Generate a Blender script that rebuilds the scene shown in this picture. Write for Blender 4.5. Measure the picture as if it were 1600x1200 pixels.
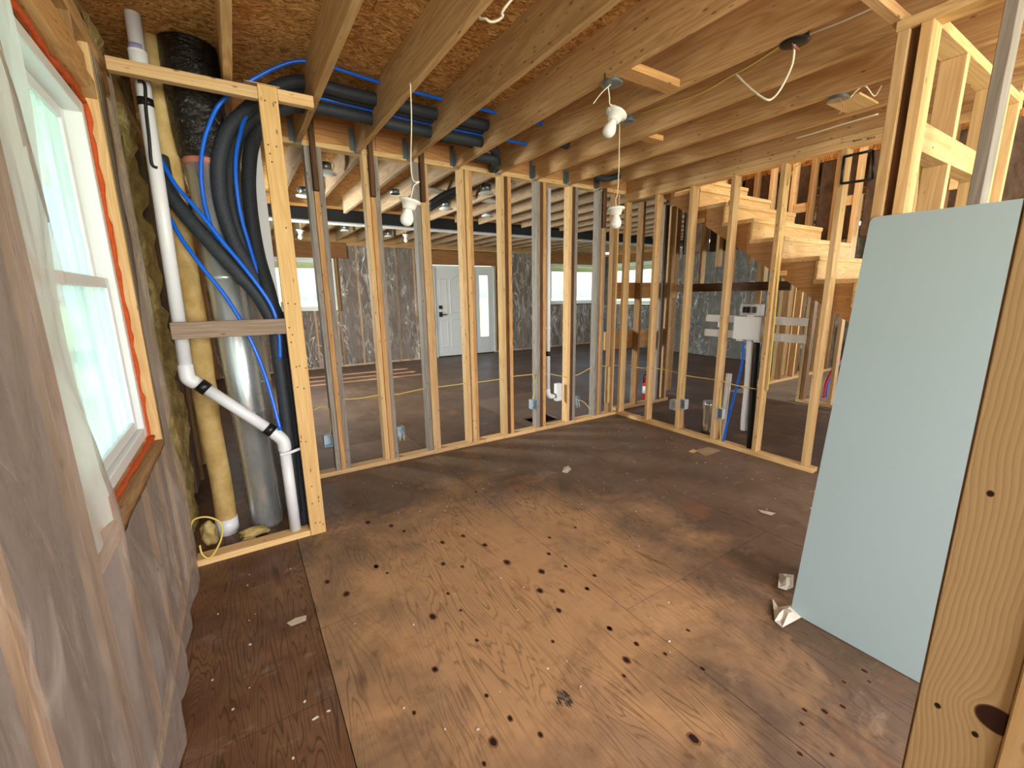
import bpy, bmesh, math, random
from mathutils import Vector, Matrix, noise

random.seed(7)
scene = bpy.context.scene
COL = scene.collection
for o in list(bpy.data.objects):
    bpy.data.objects.remove(o, do_unlink=True)

# ------------------------------------------------------------------ camera
F, PITCH, ROLL, YAW, CAMH = 672.58, 0.2058, -0.0139, 0.5625, 1.4455
cy_, sy_ = math.cos(YAW), math.sin(YAW)
FWD = Vector((sy_ * math.cos(PITCH), cy_ * math.cos(PITCH), -math.sin(PITCH)))
R0 = Vector((cy_, -sy_, 0)); U0 = R0.cross(FWD)
RT = R0 * math.cos(ROLL) + U0 * math.sin(ROLL)
UP = -R0 * math.sin(ROLL) + U0 * math.cos(ROLL)
camd = bpy.data.cameras.new('camera')
camd.sensor_width = 36.0
camd.lens = F / 1600 * 36.0
camd.clip_start = 0.02
cam = bpy.data.objects.new('camera', camd); COL.objects.link(cam)
cam.matrix_world = Matrix((
    (RT.x, UP.x, -FWD.x, 0), (RT.y, UP.y, -FWD.y, 0),
    (RT.z, UP.z, -FWD.z, CAMH), (0, 0, 0, 1)))
scene.camera = cam
CAMO = Vector((0, 0, CAMH))

def P(px, py, axis, val):
    """world point where the sight line of a photo pixel meets the plane axis = val"""
    d = FWD * F + RT * (px - 800) - UP * (py - 600)
    t = (val - CAMO[axis]) / d[axis]
    return CAMO + d * t

# ------------------------------------------------------------------ world, sun, lamps, exposure
vs = scene.view_settings
vs.view_transform = 'Standard'; vs.look = 'None'; vs.gamma = 1.0
vs.use_curve_mapping = False
vs.exposure = 0.5

world = bpy.data.worlds.new('sky'); scene.world = world
world.use_nodes = True
wn = world.node_tree.nodes; wl = world.node_tree.links
bg = wn['Background']
sky = wn.new('ShaderNodeTexSky'); sky.sky_type = 'NISHITA'
sky.sun_disc = False; sky.sun_elevation = math.radians(34); sky.sun_rotation = math.radians(-90)
sky.air_density = 1.0; sky.dust_density = 3.5; sky.ozone_density = 1.0
haze = wn.new('ShaderNodeMix'); haze.data_type = 'RGBA'; haze.inputs[0].default_value = .55
wl.new(sky.outputs[0], haze.inputs[6]); haze.inputs[7].default_value = (1.0, 1.02, 1.05, 1)
wl.new(haze.outputs[2], bg.inputs[0]); bg.inputs[1].default_value = 1.0

def lamp_area(name, loc, target, sx, sy, power, color=(1, 1, 1), portal=False):
    l = bpy.data.lights.new(name, 'AREA'); l.shape = 'RECTANGLE'; l.size = sx; l.size_y = sy
    l.energy = power; l.color = color
    if portal: l.cycles.is_portal = True
    o = bpy.data.objects.new(name, l); COL.objects.link(o); o.location = loc
    o.rotation_euler = (Vector(target) - Vector(loc)).to_track_quat('-Z', 'Y').to_euler()
    return o

sun = bpy.data.lights.new('sun', 'SUN'); sun.energy = 16.0; sun.angle = math.radians(0.6); sun.color = (1, .82, .58)
suno = bpy.data.objects.new('sun', sun); COL.objects.link(suno)
suno.rotation_euler = Vector((math.cos(math.radians(34)), -.04, -math.sin(math.radians(34)))).to_track_quat('-Z', 'Y').to_euler()

# daylight lamps at openings, plus unseen lamps added as fill
lamp_area('rear_window_fill', (0.3, -2.5, 1.6), (0.9, 2.6, .7), 2.0, 1.5, 110, (1, .98, .95))  # added fill lamp for presumed windows behind the camera
lamp_area('upstairs_window_daylight', (4.5, 1.6, 4.9), (4.5, 2.6, 1.5), 1.1, 1.8, 55, (1, .93, .80))
lamp_area('side_room_fill', (8.7, 1.0, 1.7), (5, 2.2, 1.2), 1.4, 1.2, 75, (1, .97, .92))  # added fill lamp, the wall behind it has no opening
lamp_area('front_room_daylight', (-1.0, 6.2, 1.75), (4, 6.9, .9), 1.3, 1.1, 330, (1, .98, .95))
lamp_area('near_room_fill', (2.9, -2.4, 1.7), (3.0, 2.6, 2.2), 1.8, 1.4, 105, (1, .96, .90))  # second fill lamp added behind the camera
lamp_area('portal_window', (-.54, 1.98, 1.5), (3, 1.98, 1.5), 1.1, 1.45, 1, portal=True)
lamp_area('portal_front', (1.4, 9.62, 1.7), (1.4, 0, 1.7), 1.3, 1.1, 1, portal=True)
lamp_area('portal_front_b', (8.05, 9.62, 1.7), (8.05, 0, 1.7), 1.8, 1.1, 1, portal=True)

# ------------------------------------------------------------------ materials
def lin(h):
    h = h.lstrip('#'); v = [int(h[i:i + 2], 16) / 255 for i in (0, 2, 4)]
    return tuple(c / 12.92 if c <= .04045 else ((c + .055) / 1.055) ** 2.4 for c in v) + (1,)

class NT:
    def __init__(s, name):
        s.m = bpy.data.materials.new(name); s.m.use_nodes = True
        s.n = s.m.node_tree.nodes; s.l = s.m.node_tree.links
        s.b = s.n['Principled BSDF']; s.out = s.n['Material Output']
    def new(s, t, **kw):
        n = s.n.new(t)
        for k, v in kw.items():
            if k.startswith('i_'): n.inputs[k[2:].replace('_', ' ')].default_value = v
            else: setattr(n, k, v)
        return n
    def link(s, a, b): s.l.new(a, b)
    def math(s, op, a, b=None, clamp=False):
        n = s.n.new('ShaderNodeMath'); n.operation = op; n.use_clamp = clamp
        for i, v in enumerate((a, b)):
            if v is None: continue
            if isinstance(v, (int, float)): n.inputs[i].default_value = v
            else: s.l.new(v, n.inputs[i])
        return n.outputs[0]
    def ramp(s, src, stops):
        n = s.n.new('ShaderNodeValToRGB'); e = n.color_ramp.elements
        while len(e) < len(stops): e.new(.5)
        for i, (p, c) in enumerate(stops):
            e[i].position = p; e[i].color = lin(c) if isinstance(c, str) else (c, c, c, 1)
        s.l.new(src, n.inputs[0]); return n.outputs[0]
    def mix(s, f, a, b, mode='MIX'):
        n = s.n.new('ShaderNodeMix'); n.data_type = 'RGBA'; n.blend_type = mode
        if isinstance(f, (int, float)): n.inputs[0].default_value = f
        else: s.l.new(f, n.inputs[0])
        for i, v in ((6, a), (7, b)):
            if isinstance(v, str): n.inputs[i].default_value = lin(v)
            elif isinstance(v, tuple): n.inputs[i].default_value = v
            else: s.l.new(v, n.inputs[i])
        return n.outputs[2]
    def coords(s, scale, rnd=True):
        tc = s.n.new('ShaderNodeTexCoord'); src = tc.outputs['Object']
        if rnd:
            oi = s.n.new('ShaderNodeObjectInfo')
            mu = s.n.new('ShaderNodeVectorMath'); mu.operation = 'SCALE'; mu.inputs[0].default_value = (37.1, 23.7, 51.3)
            s.l.new(oi.outputs['Random'], mu.inputs['Scale'])
            ad = s.n.new('ShaderNodeVectorMath'); ad.operation = 'ADD'
            s.l.new(src, ad.inputs[0]); s.l.new(mu.outputs[0], ad.inputs[1]); src = ad.outputs[0]
        mp = s.n.new('ShaderNodeVectorMath'); mp.operation = 'MULTIPLY'; mp.inputs[1].default_value = scale
        s.l.new(src, mp.inputs[0]); return mp.outputs[0]
    def noise(s, vec, scale=1, detail=4, rough=.55, dist=0):
        n = s.n.new('ShaderNodeTexNoise'); s.l.new(vec, n.inputs['Vector'])
        n.inputs['Scale'].default_value = scale; n.inputs['Detail'].default_value = detail
        n.inputs['Roughness'].default_value = rough; n.inputs['Distortion'].default_value = dist
        return n.outputs[0]
    def bump(s, h, strength=.2, dist=.002):
        n = s.n.new('ShaderNodeBump'); n.inputs['Strength'].default_value = strength; n.inputs['Distance'].default_value = dist
        s.l.new(h, n.inputs['Height']); s.l.new(n.outputs[0], s.b.inputs['Normal']); return n.outputs[0]
    def base(s, c):
        if isinstance(c, str): s.b.inputs['Base Color'].default_value = lin(c)
        else: s.l.new(c, s.b.inputs['Base Color'])
    def set(s, rough=.6, metal=0, spec=.3):
        s.b.inputs['Roughness'].default_value = rough; s.b.inputs['Metallic'].default_value = metal
        s.b.inputs['Specular IOR Level'].default_value = spec; return s.m

def plain(name, c, rough=.5, metal=0, spec=.4, var=0.08, nscale=30):
    t = NT(name); v = t.coords((nscale,) * 3)
    n = t.noise(v, 1, 3)
    r, g, b, _ = lin(c)
    t.base(t.mix(n, (r * (1 - var), g * (1 - var), b * (1 - var), 1), (min(1, r * (1 + var)), min(1, g * (1 + var)), min(1, b * (1 + var)), 1)))
    return t.set(rough, metal, spec)

_wood = {}
def wood(light, dark, axis='z', knots=.5, rough=.65):
    key = (light, dark, axis, knots)
    if key in _wood: return _wood[key]
    t = NT('wood')
    along, across = 1.1, 16.0
    sc = {'x': (along, across, across), 'y': (across, along, across), 'z': (across, across, along)}[axis]
    v = t.coords(sc)
    big = t.noise(v, .55, 3, .5, .8)
    rings = t.math('FRACT', t.math('MULTIPLY', big, 11.0))
    rings = t.math('ABSOLUTE', t.math('SUBTRACT', rings, .5))
    fine = t.noise(v, 5.0, 3, .6)
    f = t.math('ADD', t.math('MULTIPLY', rings, .75), t.math('MULTIPLY', fine, .65))
    c = t.mix(t.ramp(f, [(.15, 0.0), (.85, 1.0)]), dark, light)
    # long tonal drift along the board and board to board
    oi = t.n.new('ShaderNodeObjectInfo')
    drift = t.noise(v, .16, 2)
    hs = t.new('ShaderNodeHueSaturation')
    t.link(c, hs.inputs['Color'])
    val = t.math('ADD', t.math('ADD', .70, t.math('MULTIPLY', oi.outputs['Random'], .22)), t.math('MULTIPLY', drift, .38))
    t.link(val, hs.inputs['Value']); c = hs.outputs[0]
    # knots
    ks = {'x': (2.4, 7.5, 7.5), 'y': (7.5, 2.4, 7.5), 'z': (7.5, 7.5, 2.4)}[axis]
    kv = t.coords(ks)
    vo = t.new('ShaderNodeTexVoronoi'); t.link(kv, vo.inputs['Vector'])
    sep = t.new('ShaderNodeSeparateColor'); t.link(vo.outputs['Color'], sep.inputs[0])
    keep = t.math('GREATER_THAN', sep.outputs[0], 1 - knots)
    kd = t.ramp(vo.outputs['Distance'], [(.05, 1.0), (.13, .55), (.20, 0.0)])
    kf = t.math('MULTIPLY', kd, keep)
    c = t.mix(t.math('MULTIPLY', kf, .8), c, '#3a2312')
    t.base(c); t.bump(fine, .18, .0015)
    m = t.set(rough, 0, .25); _wood[key] = m
    return m

TAN = ('#e0bd8c', '#c49a64')
PALE = ('#e6c48e', '#c79c62')
ORG = ('#d8a870', '#b5824c')
JOI = ('#d3aa78', '#a97e4e')
GREY = ('#a59c90', '#7c7267')
DKB = ('#6e4c30', '#452c19')
BRN = ('#a98458', '#7f5b36')
REDB = ('#cd9862', '#a56d3b')
FARJ = ('#ad9377', '#86694d')
def W(cols, axis, knots=.45): return wood(cols[0], cols[1], axis, knots)

def plywood(name, c1, c2, worn_lit, worn_lit_amt, line=.8, lit_centre=None, freq=26.0, sx=4.2, sy=1.05, low=.2):
    t = NT(name)
    geo = t.new('ShaderNodeNewGeometry'); v = geo.outputs['Position']
    def scaled(a, b):
        n = t.new('ShaderNodeVectorMath', operation='MULTIPLY'); n.inputs[1].default_value = (a, b, 0); t.link(v, n.inputs[0]); return n.outputs[0]
    big = t.noise(scaled(sx, sy), 1.25, 2.6, .5, .5)
    rings = t.math('FRACT', t.math('MULTIPLY', big, freq))
    edge = t.ramp(rings, [(0.0, 1.0), (.08, .6), (.30, 0.0), (.88, .1), (1.0, 1.0)])
    fine = t.noise(scaled(130, 7), 1, 3)
    patch = t.noise(v, 1.3, 4, .62, .3)
    c = t.mix(t.ramp(patch, [(.32, 0.0), (.66, 1.0)]), c2, c1)
    wear_light = t.noise(v, 2.1, 5, .66, .4)
    if lit_centre:
        ds = t.new('ShaderNodeVectorMath', operation='DISTANCE'); ds.inputs[1].default_value = (lit_centre[0], lit_centre[1], 0)
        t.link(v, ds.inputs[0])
        wear_light = t.math('ADD', t.math('SUBTRACT', .86, t.math('MULTIPLY', ds.outputs['Value'], lit_centre[2])), t.math('MULTIPLY', t.math('SUBTRACT', wear_light, .5), .9))  # round pool of window light painted in, broken up by wear noise
    wf = t.ramp(wear_light, [(.36, 0.0), (.66, worn_lit_amt)])
    c = t.mix(wf, c, worn_lit)
    region = t.ramp(t.noise(v, 1.9, 2), [(.36, low), (.60, 1.0)])
    lf = t.math('MULTIPLY', t.math('MULTIPLY', edge, region), line)
    c = t.mix(lf, c, '#3f2a1d')
    rp = t.ramp(t.noise(scaled(3.4, 2.0), 1, 4, .6), [(.60, 0.0), (.70, .5)])
    c = t.mix(rp, c, '#a06a45')
    gp = t.ramp(t.noise(scaled(2.2, 1.7), 1.1, 5, .65), [(.50, 0.0), (.66, .30)])
    c = t.mix(gp, c, '#8a7468')
    c = t.mix(t.math('MULTIPLY', fine, .26), c, '#4a2f1d')
    g = t.ramp(t.noise(v, 7.0, 6, .72), [(.54, 0.0), (.72, .45)])
    c = t.mix(g, c, '#43332a')
    g2 = t.ramp(t.noise(scaled(5.0, 9.0), 1, 6, .75), [(.58, 0.0), (.70, .35)])
    c = t.mix(g2, c, '#b49a80')
    t.base(c); t.bump(t.math('ADD', t.math('MULTIPLY', edge, -.6), fine), .25, .002)
    rr = t.ramp(patch, [(.3, .40), (.7, .58)]); t.link(rr, t.b.inputs['Roughness'])
    t.b.inputs['Specular IOR Level'].default_value = .35
    return t.m

M_FLOOR = plywood('plywood_worn_lit', '#806a58', '#645241', '#c99e72', 1.0, .62, (1.02, 1.65, .37), 24.0, 5.2, .62, .15)  # worn patches plus the painted bright pool under the window light
M_FLOOR_DARK = plywood('plywood_dark', '#6f4a32', '#50321f', '#9a7452', .75, 1.0, None, 30.0, 6.5, .62, .75)
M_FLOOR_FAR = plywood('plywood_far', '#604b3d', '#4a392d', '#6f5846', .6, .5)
M_FLOOR_GREY = plywood('plywood_greyed', '#9a8b7a', '#857665', '#a89a8a', .6, .3)

def strandboard():
    t = NT('strandboard')
    v = t.coords((1, 1, 1), rnd=False)
    warp = t.new('ShaderNodeTexNoise'); t.link(v, warp.inputs['Vector']); warp.inputs['Scale'].default_value = 3.0
    def layer(ang, sx, sy):
        r = t.new('ShaderNodeVectorRotate'); r.rotation_type = 'Z_AXIS'; r.inputs['Angle'].default_value = ang
        t.link(v, r.inputs['Vector'])
        a = t.new('ShaderNodeVectorMath'); a.operation = 'MULTIPLY_ADD'
        a.inputs[1].default_value = (.16, .16, 0); t.link(warp.outputs['Color'], a.inputs[0]); t.link(r.outputs[0], a.inputs[2])
        m = t.new('ShaderNodeVectorMath'); m.operation = 'MULTIPLY'; m.inputs[1].default_value = (sx, sy, 1); t.link(a.outputs[0], m.inputs[0])
        vo = t.new('ShaderNodeTexVoronoi'); vo.voronoi_dimensions = '2D'; t.link(m.outputs[0], vo.inputs['Vector'])
        s = t.new('ShaderNodeSeparateColor'); t.link(vo.outputs['Color'], s.inputs[0])
        return s.outputs[0], vo.outputs['Distance'], s.outputs[1]
    a = layer(.20, 5, 19); b = layer(-.40, 6, 22); c = layer(.9, 7, 22)
    pick = t.math('GREATER_THAN', a[2], .42); pick2 = t.math('GREATER_THAN', b[2], .70)
    val = t.mix(pick, b[0], a[0]); val = t.mix(pick2, val, c[0])
    col = t.ramp(val, [(0, '#83552a'), (.35, '#b07c42'), (.7, '#c79153'), (1, '#e2b478')])
    t.base(col); t.bump(val, .3, .002)
    return t.set(.7, 0, .2)
M_OSB = strandboard()

def batt(name, c1, c2, c3):
    t = NT(name); v = t.coords((1, 1, .55))
    n = t.noise(v, 7, 6, .7, .6); n2 = t.noise(v, 60, 3)
    c = t.ramp(n, [(.3, c1), (.5, c2), (.72, c3)])
    t.base(t.mix(t.math('MULTIPLY', n2, .3), c, '#2c2018')); t.bump(n, .8, .02)
    return t.set(.95, 0, .1)
M_BATT = batt('brown_insulation', '#4c4037', '#6d5c4e', '#897769')
M_BATT_GREY = batt('dark_insulation', '#4a443c', '#6b6459', '#8d8577')

def film(name, amt, haze, rough, bscale, bstr, crease_glint=.18):
    t = NT(name)
    v = t.coords((1, 1, .30), rnd=False)
    n1 = t.noise(v, bscale, 3, .5, .7); n2 = t.noise(v, bscale * 3.1, 3, .6, 1.0)
    ridge = t.math('ABSOLUTE', t.math('SUBTRACT', n1, .5))
    h = t.math('ADD', ridge, t.math('MULTIPLY', n2, .25))
    nb = t.bump(h, bstr, .03)
    t.base(haze); t.set(rough, 0, .5)
    tr = t.new('ShaderNodeBsdfTransparent')
    mx = t.new('ShaderNodeMixShader')
    lw = t.new('ShaderNodeLayerWeight'); lw.inputs['Blend'].default_value = .35; t.link(nb, lw.inputs['Normal'])
    fac = t.math('ADD', amt, t.math('MULTIPLY', lw.outputs['Fresnel'], .45), True)
    patch = t.ramp(t.noise(v, 1.7, 3), [(.42, .12), (.62, 1.0)])
    fac = t.math('ADD', fac, t.math('MULTIPLY', t.math('MULTIPLY', patch, crease_glint), t.ramp(ridge, [(0, 1.0), (.035, 0.0)])), True)  # whitened crease lines painted in as highlights
    t.link(fac, mx.inputs[0]); t.link(tr.outputs[0], mx.inputs[1]); t.link(t.b.outputs[0], mx.inputs[2])
    t.link(mx.outputs[0], t.out.inputs['Surface'])
    return t.m
M_FILM = film('clear_plastic_film', .27, '#d0c0b4', .24, 5.0, .8)
M_FILM_VEIL = film('milky_plastic_film', .42, '#cfe0dc', .3, 4.0, .6)
M_FILM_FAR = film('crinkled_plastic_film', .16, '#d2c9c1', .13, 6.0, 1.0, .75)

def glass(name, milk):
    t = NT(name)
    tr = t.new('ShaderNodeBsdfTransparent'); tr.inputs[0].default_value = (.55, .66, .72, 1) if milk else (.93, .97, .96, 1)
    gl = t.new('ShaderNodeBsdfGlossy'); gl.inputs['Roughness'].default_value = .02
    geo = t.new('ShaderNodeNewGeometry'); fr = t.new('ShaderNodeFresnel'); fr.inputs[0].default_value = 1.45
    fac = t.math('MULTIPLY', fr.outputs[0], t.math('SUBTRACT', 1.0, geo.outputs['Backfacing']))
    mx = t.new('ShaderNodeMixShader'); t.link(fac, mx.inputs[0])
    t.link(tr.outputs[0], mx.inputs[1]); t.link(gl.outputs[0], mx.inputs[2]); last = mx.outputs[0]
    if milk:
        tl = t.new('ShaderNodeBsdfTranslucent'); tl.inputs[0].default_value = (.62, .76, .82, 1)
        v = t.coords((1, 6, .6)); n = t.noise(v, 3, 3)
        m2 = t.new('ShaderNodeMixShader'); t.link(t.math('MULTIPLY', n, milk * 2), m2.inputs[0])
        t.link(last, m2.inputs[1]); t.link(tl.outputs[0], m2.inputs[2]); last = m2.outputs[0]
    t.link(last, t.out.inputs['Surface'])
    return t.m
M_GLASS = glass('window_glass', 0)
M_GLASS_MILKY = glass('milky_window_glass', .32)  # blue-grey tint with a milky translucent layer mixed in

def pine_post():
    """pale pine post: straight grain bending round a big loose knot"""
    t = NT('pine_post')
    v = t.coords((1, 1, 1), rnd=False)
    sp = t.new('ShaderNodeSeparateXYZ'); t.link(v, sp.inputs[0])
    y, z = sp.outputs[1], sp.outputs[2]
    def dist(ky, kz, sy, sz):
        a = t.math('DIVIDE', t.math('SUBTRACT', y, ky), sy); b = t.math('DIVIDE', t.math('SUBTRACT', z, kz), sz)
        return t.math('SQRT', t.math('ADD', t.math('POWER', a, 2), t.math('POWER', b, 2)))
    kn = dist(-.036, -.365, .024, .021)
    bend = t.math('DIVIDE', t.math('MULTIPLY', t.math('SUBTRACT', y, -.036), 1.9), t.math('ADD', 1.0, t.math('POWER', kn, 2)))
    nz = t.noise(v, 3.0, 3)
    yy = t.math('ADD', t.math('SUBTRACT', y, bend), t.math('MULTIPLY', nz, .030))
    g = t.math('FRACT', t.math('MULTIPLY', yy, 150.0))
    g = t.ramp(g, [(0, 0.0), (.75, .75), (1, 0.0)])
    c = t.mix(g, '#d6b888', '#c09a66')
    gv = t.n.new('ShaderNodeVectorMath'); gv.operation = 'MULTIPLY'; gv.inputs[1].default_value = (300, 300, 14); t.link(v, gv.inputs[0])
    c = t.mix(t.math('MULTIPLY', t.noise(gv.outputs[0], 1, 3), .3), c, '#a5803f')
    c = t.mix(t.ramp(kn, [(.9, 1.0), (1.8, .0)]), c, '#8a5a30')
    c = t.mix(t.ramp(kn, [(.85, 1.0), (1.0, .0)]), c, '#3c2014')
    for ky, kz in ((.0185, -.04), (.0225, -.394), (-.0195, -.405), (.0, .60), (.02, -.6)):
        d = dist(ky, kz, .0045, .0055)
        c = t.mix(t.ramp(d, [(.7, 1.0), (1.25, 0.0)]), c, '#2f1a10')
    t.base(c); t.bump(g, .12, .001)
    return t.set(.5, 0, .35)
M_PINE = pine_post()

def ducting():
    t = NT('galvanised_steel'); v = t.coords((1, 1, .25))
    n = t.noise(v, 9, 4)
    t.base(t.ramp(n, [(.3, '#b4bcbf'), (.7, '#dde3e3')]))
    t.link(t.ramp(n, [(.3, .22), (.7, .36)]), t.b.inputs['Roughness'])
    return t.set(.28, .68, .5)
M_DUCT = ducting()
def sleeve():
    t = NT('black_duct_wrap'); v = t.coords((1, 1, 2.2))
    n = t.noise(v, 16, 4, .65, 1.5); t.base('#1a1613'); t.bump(n, 1.0, .02)
    return t.set(.22, 0, .6)
M_SLEEVE = sleeve()
def foamrubber():
    t = NT('black_foam_rubber'); v = t.coords((1, 1, 1))
    n = t.noise(v, 160, 2); t.base(t.ramp(n, [(.3, '#23262b'), (.75, '#3b3f45')])); t.bump(n, .3, .001)
    return t.set(.62, 0, .35)
M_BLACKFOAM = foamrubber()
M_PEX = plain('blue_pex', '#0d63d8', .3, 0, .5)
M_REDPEX = plain('red_pex', '#c22a22', .35, 0, .5)
M_PVC = plain('white_pvc', '#e3e4e6', .35, 0, .45, .03)
M_BLACK = plain('black_plastic', '#121213', .45, 0, .4)
M_BLACKPAINT = plain('black_painted_steel', '#14171d', .5, .2, .4)
M_WHITE = plain('white_paint', '#dfe1e2', .45, 0, .4, .03)
M_VINYL = plain('white_vinyl', '#e9edec', .35, 0, .45, .02)
M_BOARD = plain('white_board', '#acc2c6', .55, 0, .3, .03, 2)
M_BOARDEDGE = plain('board_edge', '#9a9588', .8, 0, .2)
M_FOAMSEAL = plain('orange_foam', '#c9582b', .85, 0, .2, .35, 60)
M_STEEL = plain('zinc_steel', '#8f9ba0', .38, .9, .5, .2, 40)
M_CHROME = plain('bright_steel', '#d5dbde', .16, 1, .5, .1, 8)
M_STEELBOX = plain('box_steel', '#a9bcc6', .5, .4, .4, .12, 40)
M_PORC = plain('porcelain', '#eeebe2', .25, 0, .5, .02)
M_BULB = plain('frosted_bulb', '#f1efe8', .18, 0, .5, .02)
M_YCABLE = plain('yellow_cable', '#dcc463', .45, 0, .4)
M_WCABLE = plain('white_cable', '#e2d9bf', .45, 0, .4)
M_PAPER = plain('paper_scrap', '#d8d2c6', .9, 0, .2)
M_RED = plain('red_enamel', '#b3221c', .35, 0, .5)
M_GRASS = plain('grass', '#8fa873', .95, 0, .1, .4, 3)
M_DECK = plain('deck_board', '#c6cdcc', .8, 0, .2)
M_SIDING = plain('siding', '#b9bcb8', .8, 0, .2)
M_DARKVOID = plain('void_shade', '#0c0a09', .95)
M_TREE = plain('tree_foliage', '#6d8a52', .95, 0, .1, .5, 2)
M_TAPE = plain('black_tape', '#141315', .35, 0, .5)
M_PURPLE = plain('purple_primer', '#8a82a6', .5)
M_PINKTAPE = plain('red_tape', '#c47868', .6)
M_STONE = plain('plaster_crumb', '#c9bda8', .95)
M_SKYPATCH = plain('sky_blue', '#4167b8', .7)

def sprayfoam():
    t = NT('spray_foam'); v = t.coords((1, 1, 1)); n = t.noise(v, 11, 5, .65, .5)
    t.base(t.ramp(n, [(.3, '#8d7a4e'), (.55, '#bda66a'), (.75, '#dccb96')])); t.bump(n, .9, .03)
    return t.set(.9, 0, .15)
M_FOAM = sprayfoam()
def pipefoam():
    t = NT('foam_coated_pipe'); v = t.coords((1, 1, 1))
    sp = t.new('ShaderNodeSeparateXYZ'); t.link(v, sp.inputs[0])
    n = t.noise(v, 9, 4, .6)
    f = t.math('ADD', t.math('MULTIPLY', sp.outputs[2], 1.0), t.math('MULTIPLY', n, .9))
    k = t.ramp(f, [(.0, 0.0), (.05, 1.0)])
    c = t.ramp(n, [(.3, '#a98a4c'), (.7, '#ccb078')])
    t.base(t.mix(k, '#dcdcdf', c)); t.bump(n, .4, .01)
    return t.set(.7, 0, .25)
M_PIPEFOAM = pipefoam()

# ------------------------------------------------------------------ builders
def link(o, parent=None):
    COL.objects.link(o)
    if parent is not None:
        o.parent = parent
    return o

_mesh = {}
def box_mesh(dx, dy, dz, mat, bev=.002):
    key = (round(dx, 4), round(dy, 4), round(dz, 4), mat.name, bev)
    if key in _mesh: return _mesh[key]
    bm = bmesh.new(); bmesh.ops.create_cube(bm, size=1)
    bmesh.ops.scale(bm, vec=(dx, dy, dz), verts=bm.verts)
    if bev and min(dx, dy, dz) > bev * 3:
        bmesh.ops.bevel(bm, geom=bm.edges[:], offset=bev, segments=1, affect='EDGES')
    me = bpy.data.meshes.new('board'); bm.to_mesh(me); bm.free(); me.materials.append(mat)
    _mesh[key] = me; return me

def wpos(parent):
    p = Vector((0, 0, 0))
    while parent is not None:
        p += parent.location; parent = parent.parent
    return p

def box(name, x0, x1, y0, y1, z0, z1, mat, parent=None, bev=.002):
    x0, x1 = min(x0, x1), max(x0, x1); y0, y1 = min(y0, y1), max(y0, y1); z0, z1 = min(z0, z1), max(z0, z1)
    o = bpy.data.objects.new(name, box_mesh(x1 - x0, y1 - y0, z1 - z0, mat, bev))
    o.location = Vector(((x0 + x1) / 2, (y0 + y1) / 2, (z0 + z1) / 2)) - wpos(parent)
    return link(o, parent)

def meshobj(name, verts, faces, mat, parent=None, smooth=False, origin=None):
    org = Vector(origin) if origin else Vector((0, 0, 0))
    me = bpy.data.meshes.new(name)
    me.from_pydata([tuple(Vector(v) - org) for v in verts], [], faces); me.materials.append(mat)
    bm = bmesh.new(); bm.from_mesh(me); bmesh.ops.recalc_face_normals(bm, faces=bm.faces); bm.to_mesh(me); bm.free()
    if smooth:
        for p in me.polygons: p.use_smooth = True
    o = bpy.data.objects.new(name, me); o.location = org - wpos(parent)
    return link(o, parent)

def spline(pts, n=6):
    pts = [Vector(p) for p in pts]
    if len(pts) < 3: return pts
    out = []
    for i in range(len(pts) - 1):
        p0 = pts[max(i - 1, 0)]; p1 = pts[i]; p2 = pts[i + 1]; p3 = pts[min(i + 2, len(pts) - 1)]
        for k in range(n):
            t = k / n
            out.append(.5 * ((2 * p1) + (p2 - p0) * t + (2 * p0 - 5 * p1 + 4 * p2 - p3) * t * t + (3 * p1 - p0 - 3 * p2 + p3) * t ** 3))
    out.append(pts[-1]); return out

def tube_data(pts, r, seg=10, radii=None):
    verts, faces = [], []
    n = len(pts); prev = None
    for i, p in enumerate(pts):
        d = (pts[min(i + 1, n - 1)] - pts[max(i - 1, 0)]).normalized()
        if prev is None:
            a = Vector((0, 0, 1)) if abs(d.z) < .9 else Vector((1, 0, 0)); u = (a - d * a.dot(d)).normalized()
        else:
            u = (prev - d * prev.dot(d)).normalized()
        prev = u; w = d.cross(u); rr = radii[i] if radii else r
        for k in range(seg):
            a = 2 * math.pi * k / seg
            verts.append(p + u * (math.cos(a) * rr) + w * (math.sin(a) * rr))
    for i in range(n - 1):
        for k in range(seg):
            a, b = i * seg + k, i * seg + (k + 1) % seg
            faces.append((a, b, b + seg, a + seg))
    faces.append(tuple(range(seg - 1, -1, -1))); faces.append(tuple(range((n - 1) * seg, n * seg)))
    return verts, faces

def tube(name, pts, r, mat, parent=None, seg=10, smooth=True, sub=6, radii=None):
    q = spline(pts, sub) if sub > 1 else [Vector(p) for p in pts]
    v, f = tube_data(q, r, seg, radii)
    return meshobj(name, v, f, mat, parent, smooth, origin=q[0])

def lathe(name, prof, origin, axis, mat, parent=None, seg=20):
    """prof: (distance along axis, radius)"""
    ax = Vector(axis).normalized(); org = Vector(origin)
    a = Vector((0, 0, 1)) if abs(ax.z) < .9 else Vector((1, 0, 0))
    u = (a - ax * a.dot(ax)).normalized(); w = ax.cross(u)
    v, f = [], []
    for (d, r) in prof:
        for k in range(seg):
            t = 2 * math.pi * k / seg
            v.append(org + ax * d + u * (r * math.cos(t)) + w * (r * math.sin(t)))
    for i in range(len(prof) - 1):
        for k in range(seg):
            p, q = i * seg + k, i * seg + (k + 1) % seg
            f.append((p, q, q + seg, p + seg))
    f.append(tuple(range(seg - 1, -1, -1))); f.append(tuple(range((len(prof) - 1) * seg, len(prof) * seg)))
    return meshobj(name, v, f, mat, parent, True, origin=org)

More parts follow.
